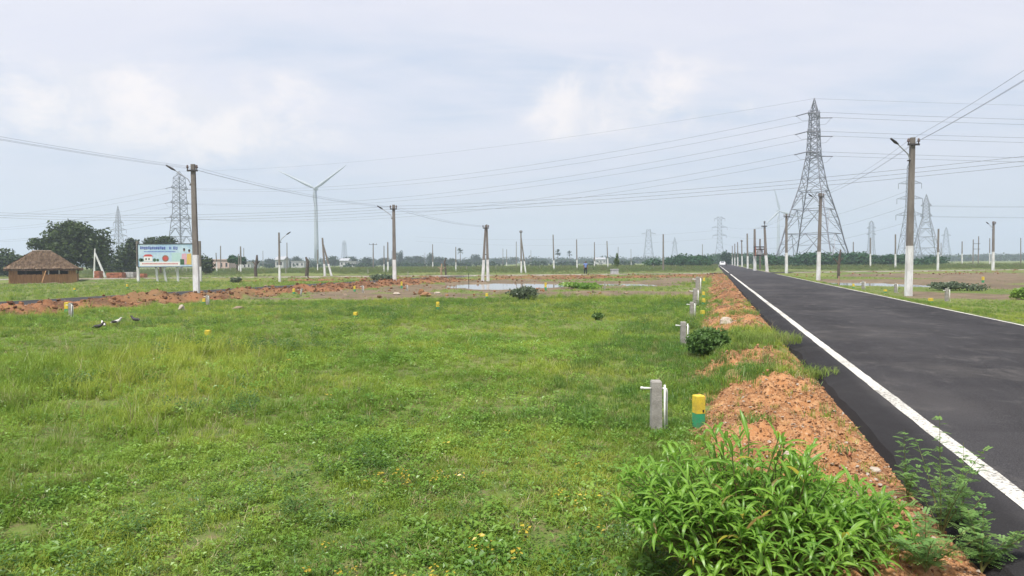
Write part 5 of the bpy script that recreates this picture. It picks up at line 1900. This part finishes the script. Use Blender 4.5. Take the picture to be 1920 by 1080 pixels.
stump(480, 512, 478, 105, .26, 'dead_wood', 'dark crooked dead stump left of the thin lamp pole', seed=1)
stump(575, 513, 482, 102, .30, 'dead_wood', 'thick dark dead stump left of the wind turbine', False, 2)
stump(828, 517, 494, 98, .16, 'dead_wood_tan', 'pale forked dead tree left of the twin leg pole', True, 3)
stump(836, 500, 483, 100, .14, 'dead_wood', 'charred upright branch rising behind the pale forked tree', False, 4)
stump(1572, 509, 468, 74, .16, 'dead_wood', 'bare dark trunk between main road and the big pylon', True, 5)
p = ground(879, 537)
o = MB().tube([(0, 0, -.1), (0, 0, 24 * p.y / F)], .03, 6).build('iron_post', 'dark_iron'); o.location = p; tag(o, 'thin iron post standing at the left end of the rainwater pool', 'post')
p = ground(1572, 532)
o = MB().tube([(0, 0, -.1), (.05, 0, 14 * p.y / F)], .06, 6).build('wooden_stake', 'dead_wood_tan'); o.location = p; tag(o, 'short wooden stake below the bare dark trunk', 'stake')

# slender stone stakes of the far plots (fence posts under and beside the billboard, and in the fields)
rs = np.random.RandomState(12)
stakes = [(x, 511 + (x % 3) * .4, 502.5) for x in (274, 281, 322, 329, 336, 343, 350, 357, 380, 388, 396, 420, 432)] + \
         [(536, 513, 500), (690, 514, 505), (765, 516, 509), (1225, 505, 496), (1266, 504, 497), (1012, 507, 499), (930, 508, 498), (875, 509, 499), (1290, 502, 495), (1310, 500, 494), (1500, 500, 492), (1655, 500, 490), (1790, 498, 489), (1820, 500, 492), (665, 508, 497), (640, 509, 499), (1700, 500, 490)]
lab = ['under the billboard'] * 7 + ['right of the tall left pole'] * 6
WHERE = ['right of the thin lamp pole', 'left of the crossarm pole', 'right of the second utility pole', 'below the wide legged pale pylon', 'below the smaller pale pylon', 'right of the strutted pole beyond the pool', 'right of the twin leg pole', 'just left of the twin leg pole', 'left of the thin dark pole by the road end', 'nearest the road end on its left', 'between the big pylon legs', 'left of the nearest road pole', 'below the far two pole stand on its left', 'right of the thin white based pole near the right edge', 'right of the faint narrow pylon', 'under the faint narrow pylon', 'behind the nearest road pole foot']
smesh = MB(); quad_shaft(smesh, (0, 0, -.1), (0, 0, 1), .13, .10); smesh = smesh.mesh('stake'); smesh.materials.append(MATS['post_concrete'])
for i, (x, yb, yt) in enumerate(stakes):
    p = ground(x, yb); h = min(1.3, max(.5, at_depth(x, yt, p.y).z - p.z))
    o = bpy.data.objects.new('boundary_stake', smesh); col.objects.link(o); o.location = p; o.scale = (1, 1, h)
    if i < 13:
        tag(o, 'thin grey fence stake in the row ' + lab[i], 'stake', 'thin fence stakes')
    else:
        tag(o, 'thin grey boundary stake ' + WHERE[i - 13], 'stake', 'scattered boundary stakes')


# ------------------------------------------------------------------ water posts and plot markers
def water_post(x, yb, yt, label, tilt=0.0, pipe=True):
    p = ground(x, yb); h = at_depth(x, yt, p.y).z - p.z
    t = empty('water_post', p); tag(t, label, 'water post', 'concrete water posts')
    k = h / .57
    m = MB()
    V = []
    for z, w in ((-.15, .061), (h * .97, .056), (h, .047)):
        for sx, sy in ((-1, -1), (1, -1), (1, 1), (-1, 1)):
            V.append((sx * w * k + tilt * z, sy * w * k, z))
    m.add(V, [(3, 2, 1, 0), (8, 9, 10, 11)] + [(r * 4 + i, r * 4 + (i + 1) % 4, r * 4 + 4 + (i + 1) % 4, r * 4 + 4 + i) for r in (0, 1) for i in range(4)])
    m.build('concrete_stub', 'post_concrete', t)
    if pipe:
        r = .011 * k
        MB().tube([(.115 * k, -.03, -.05), (.115 * k, -.03, h * .80), (.108 * k, -.03, h * .835), (.09 * k, -.03, h * .845), (.045 * k, -.03, h * .845)], r, 8).build('pipe', 'pvc', t, True)
        MB().tube([(.082 * k, -.075 * k, -.05), (.082 * k, -.075 * k, h * .93)], r, 8).build('riser_pipe', 'pvc', t, True)
        tp = MB().tube([(-.06 * k, -.02, h * .845), (-.165 * k, -.02, h * .855)], r * 1.15, 8).build('tap_pipe', 'pvc', t, True)
        MB().tube([(-.15 * k, -.02, h * .855), (-.178 * k, -.02, h * .855)], r * 1.5, 8).build('end_cap', 'pvc', tp, True)
        MB().tube([(.118 * k, -.03, 0), (.15 * k, -.03, .02)], r * 1.2, 6).build('elbow', 'pvc', t, True)


water_post(1230, 807, 713, 'nearest concrete water post with white pipe beside the yellow marker')
water_post(1281, 650, 603, 'second concrete water post with white pipe, left of the dark bush')
water_post(1297, 598, 566, 'third water post along the gravel bank')
water_post(1303, 574, 541, 'fourth water post along the gravel bank')
water_post(1308, 550, 519, 'farthest water post along the gravel bank near the cross street')
water_post(133, 595, 568, 'concrete water post beside the yellow and green marker at left')
water_post(389, 573, 553, 'water post at the foot of the tall left pole')
water_post(563, 556, 541, 'leaning water post on the left spoil bank', .25)
water_post(680, 549, 535, 'thin water post on the spoil bank left of the second utility pole')
water_post(763, 545, 534, 'small water post just right of the second utility pole')
water_post(1775, 565, 541, 'pale water post right of the main road and the nearest pole')
water_post(1679, 549, 531, 'water post just left of the nearest road pole')
water_post(1618, 545, 527, 'water post in front of the right hand pool')
water_post(1134, 543, 530, 'thin pale post in the puddle right of the green clump', pipe=False)


def marker(x, yb, yt, label, green=True, w=.125, dot=False):
    p = ground(x, yb); h = max(.18, at_depth(x, yt, p.y).z - p.z)
    w = min(max(w, w * h / .40), w * 1.15)
    t = empty('plot_marker', p, random.Random(int(x)).uniform(-.25, .25)); tag(t, label, 'marker stone', 'yellow and green plot markers')
    zs = h * .43
    m = MB(); m.box((0, 0, (zs - .1) / 2), (w, w, zs + .1)); m.build('green_base', 'marker_green', t)
    V = []; m = MB()
    for z, q in ((zs, w * 1.02), (h * .97, w * 1.02), (h, w * .92)):
        for sx, sy in ((-1, -1), (1, -1), (1, 1), (-1, 1)): V.append((sx * q / 2, sy * q / 2, z))
    m.add(V, [(3, 2, 1, 0), (8, 9, 10, 11)] + [(r * 4 + i, r * 4 + (i + 1) % 4, r * 4 + 4 + (i + 1) % 4, r * 4 + 4 + i) for r in (0, 1) for i in range(4)])
    y = m.build('yellow_top', 'marker_yellow', t)
    if dot:
        m = MB(); m.box((w * .28, -w * .515, zs + h * .08), (.018, .006, .03)); m.build('dark_mark', 'black_paint', y)


marker(1310, 799, 741, 'nearest yellow and green marker stone at the gravel foot', dot=True, w=.105)
marker(390, 636, 619, 'yellow marker stone alone in the left grass')
marker(821, 582, 566, 'yellow marker stone in the grass below the twin leg pole')
marker(667, 596, 585, 'yellow marker stone in the grass left of centre')
marker(126, 588, 567, 'yellow and green marker stone beside the left water post')
marker(383, 570, 560, 'yellow marker at the foot of the tall left pole')
marker(551, 552, 541, 'yellow marker beside the leaning water post')
marker(665, 547, 536, 'yellow marker on the spoil bank left of the second utility pole')
marker(753, 541, 528, 'yellow marker just right of the second utility pole')
marker(913, 560, 550, 'yellow marker left of the grey thorn shrub')
marker(1023, 545, 530, 'thin yellow marker at the right end of the wide pool')
marker(1314, 640, 627, 'yellow marker right of the second water post')
marker(1317, 594, 582, 'bright yellow marker at the gravel foot, third along the bank')
marker(1319, 572, 560, 'yellow marker fourth along the gravel bank')
marker(1319, 558, 547, 'yellow marker fifth along the gravel bank')
marker(1320, 532, 521, 'farthest yellow marker along the gravel bank')
marker(1600, 541, 532, 'yellow marker in front of the right hand pool')
marker(1745, 569, 559, 'yellow marker in the grass just right of the nearest road pole')
marker(1843, 530, 519, 'yellow marker on bare soil near the right edge')
marker(1660, 549, 543, 'small yellow marker by the right water posts')
marker(239, 541, 533, 'small pale marker below the billboard left post')
marker(140, 546, 540, 'small pale yellow marker on the green strip before the hut')


# ------------------------------------------------------------------ person
def skin_obj(name, verts, edges, radii, mat, parent, sub=2):
    me = bpy.data.meshes.new(name); me.from_pydata(verts, edges, []); me.update()
    o = bpy.data.objects.new(name, me); col.objects.link(o)
    sk = o.modifiers.new('skin', 'SKIN')
    for v, r in zip(me.skin_vertices[0].data, radii): v.radius = r if isinstance(r, tuple) else (r, r)
    me.skin_vertices[0].data[0].use_root = True
    sb_ = o.modifiers.new('sub', 'SUBSURF'); sb_.levels = sub; sb_.render_levels = sub
    dg = bpy.context.evaluated_depsgraph_get()
    nm = bpy.data.meshes.new_from_object(o.evaluated_get(dg))
    bpy.data.objects.remove(o); nm.name = name
    nm.materials.clear(); nm.materials.append(MATS[mat])
    nm.polygons.foreach_set('use_smooth', [True] * len(nm.polygons))
    r = bpy.data.objects.new(name, nm); col.objects.link(r); r.parent = parent
    return r


def person():
    D = 91.0
    p = at_depth(1098, 512, D); zg = .285
    p.y = float(np.interp(p.x, CRX, CRY)) + 1.2; p.x = at_depth(1098, 512, p.y).x
    t = empty('person', (p.x, p.y, zg), math.radians(12)); tag(t, 'person in blue shirt and dark trousers standing on the cross street', 'person')
    V = [(0, 0, .93), (0, 0, 1.12), (0, 0, 1.36), (0, 0, 1.47), (0, -.015, 1.54), (0, -.02, 1.62), (0, -.01, 1.70),
         (.10, 0, .90), (.12, -.01, .48), (.13, .02, .08), (.14, -.14, .04),
         (-.10, 0, .90), (-.13, .02, .48), (-.14, .03, .08), (-.15, -.13, .04),
         (.19, 0, 1.40), (.25, .01, 1.13), (.25, -.06, .88), (.25, -.09, .79),
         (-.19, 0, 1.40), (-.26, .02, 1.13), (-.24, -.04, .88), (-.24, -.07, .79)]
    E = [(0, 1), (1, 2), (2, 3), (3, 4), (4, 5), (5, 6), (0, 7), (7, 8), (8, 9), (9, 10), (0, 11), (11, 12), (12, 13), (13, 14), (2, 15), (15, 16), (16, 17), (17, 18), (2, 19), (19, 20), (20, 21), (21, 22)]
    R = [.13, .12, .14, .06, .065, .095, .07, .085, .06, .045, .04, .085, .06, .045, .04, .055, .045, .034, .028, .055, .045, .034, .028]
    body = skin_obj('body', V, E, R, 'skin', t)
    hands = []
    for sx, (hx, hy, hz) in ((1, V[18]), (-1, V[22])):
        m = MB()
        for f in range(4):
            m.tube([(hx + (f - 1.5) * .001, hy - .03 + f * .02, hz), (hx, hy - .035 + f * .02, hz - .05), (hx - sx * .012, hy - .035 + f * .02, hz - .085 + .006 * abs(f - 1))], [.010, .009, .007], 5)
        m.tube([(hx, hy - .03, hz + .03), (hx - sx * .01, hy - .055, hz), (hx - sx * .015, hy - .06, hz - .03)], [.011, .010, .008], 5)
        m.build('fingers', 'skin', body, True)
    skin_obj('shirt', [(0, 0, .86), (0, 0, 1.0), (0, 0, 1.15), (0, 0, 1.34), (0, 0, 1.44), (.19, 0, 1.405), (.24, .01, 1.22), (-.19, 0, 1.405), (-.245, .01, 1.22)],
             [(0, 1), (1, 2), (2, 3), (3, 4), (3, 5), (5, 6), (3, 7), (7, 8)], [(.17, .14), (.16, .135), (.155, .13), (.175, .13), .085, .078, .068, .078, .068], 'shirt_blue', t)
    skin_obj('trousers', [(0, 0, .96), (0, 0, .86), (.10, 0, .80), (.12, -.01, .46), (.13, .02, .10), (-.10, 0, .80), (-.13, .02, .46), (-.14, .03, .10)],
             [(0, 1), (1, 2), (2, 3), (3, 4), (1, 5), (5, 6), (6, 7)], [.15, .15, .11, .082, .07, .11, .082, .07], 'trousers', t)
    h = MB().ell((0, .02, 1.645), (.092, .105, .11), 12, 8).build('hair', 'hair', body, True)
    f = MB(); f.ell((0, -.115, 1.60), (.014, .02, .022), 6, 5); f.build('nose', 'skin', body, True)
    for sx in (-1, 1):
        MB().ell((sx * .095, 0, 1.61), (.012, .022, .032), 6, 5).build('ear', 'skin', body, True)
        MB().ell((sx * .033, -.098, 1.625), (.012, .008, .008), 6, 5).build('eye', 'feather_white', body, True)
        MB().ell((sx * (.14 if sx > 0 else .145), -.06, .035), (.05, .13, .045), 8, 6).build('shoe', 'hair', t, True)
    MB().box((0, -.103, 1.565), (.045, .012, .010)).build('mouth', 'print_brown', body)


person()


# ------------------------------------------------------------------ birds
def bird(x, y, rz, label, pale, k=1.0):
    p = ground(x, y)
    t = empty('bird', p, rz); tag(t, label, 'bird', 'ground birds in the left grass'); t.scale = (k, k, k)
    V = [(-.15, 0, .13), (-.07, 0, .145), (.04, 0, .16), (.10, 0, .20), (.125, 0, .255), (.165, 0, .262)]
    body = skin_obj('body', V, [(i, i + 1) for i in range(5)], [(.018, .012), (.05, .045), (.062, .058), (.034, .034), (.032, .032), (.022, .02)], 'feather_white' if pale else 'feather_dark', t, 2)
    for s in (-1, 1):
        m = MB(); m.ell((-.035, s * .047, .158), (.085, .016, .036), 8, 6); m.build('wing', 'feather_dark', t, True)
        MB().tube([(.01, s * .03, .12), (.02, s * .03, .06), (.01, s * .03, 0), (.045, s * .035, 0)], [.008, .006, .005, .004], 5).build('leg', 'beak', t)
        MB().ell((.14, s * .03, .27), (.006, .004, .006), 6, 4).build('eye', 'black_paint', body)
    MB().tube([(.175, 0, .26), (.225, 0, .25)], [.012, .002], 6).build('beak', 'beak', t)
    m = MB(); m.add([(-.14, -.02, .135), (-.14, .02, .135), (-.26, .035, .12), (-.26, -.035, .12)], [(0, 1, 2, 3)]); m.add([(-.14, -.02, .125), (-.26, -.035, .114), (-.26, .035, .114), (-.14, .02, .125)], [(0, 1, 2, 3)]); m.build('tail', 'feather_dark', t)


bird(184, 622, .5, 'leftmost dark bird in the grass near the left marker', False, 1.05)
bird(194, 616, 2.4, 'dark and white bird just right of the leftmost bird', True, .9)
bird(218, 613, .2, 'pale breasted bird third from the left in the grass', True, 1.1)
bird(254, 608, 3.0, 'rightmost dark bird, apart from the other three', False, 1.05)


# ------------------------------------------------------------------ car at the end of the road
def car():
    x, y = xy(2.7, 225)
    t = empty('car', (x, y, .345), -RA + math.radians(0)); tag(t, 'white car far away at the end of the main road', 'car')
    prof = [(-2.0, .35), (-2.0, .72), (-1.85, .9), (-1.0, .98), (-.45, 1.42), (1.0, 1.46), (1.7, 1.02), (1.98, .95), (2.02, .38)]   # along y, front towards camera = -y
    V = []; n = len(prof)
    for sx in (-1, 1):
        for yy, z in prof: V.append((sx * (.82 if z < 1.1 else .64), yy, z))
    Fs = [tuple(range(n)), tuple(range(2 * n - 1, n - 1, -1))] + [(i, n + i, n + (i + 1) % n, (i + 1) % n) for i in range(n)]
    body = MB().add(V, Fs).build('body', 'car_white', t)
    MB().add([(-.62, -.98, 1.01), (.62, -.98, 1.01), (.55, -.50, 1.40), (-.55, -.50, 1.40)], [(0, 1, 2, 3)]).build('windscreen', 'glass_dark', body)
    for s in (-1, 1):
        MB().add([(s * .80, -.8, 1.0), (s * .80, 1.5, 1.0), (s * .66, .95, 1.40), (s * .66, -.4, 1.38)], [(0, 1, 2, 3)]).build('side_window', 'glass_dark', body)
        MB().box((s * .6, -2.0, .72), (.3, .05, .14)).build('headlight', 'pvc', body)
        for yy in (-1.25, 1.25):
            MB().tube([(s * .62, yy, .31), (s * .84, yy, .31)], .31, 14).build('wheel', 'tyre', t, True)


car()

# ------------------------------------------------------------------ haze
b = NB('haze')
pv = b.N('ShaderNodeVolumePrincipled')
pv.inputs['Color'].default_value = (.73, .815, .965, 1)
pv.inputs['Density'].default_value = .00062
pv.inputs['Anisotropy'].default_value = 0.3
b.L(pv.outputs[0], b.out.inputs['Volume'])
hz = MB().box((0, 0, 62), (5000, 5000, 132)).build('haze', 'haze')
tag(hz, 'thin pale haze over the plain', kind='stuff')
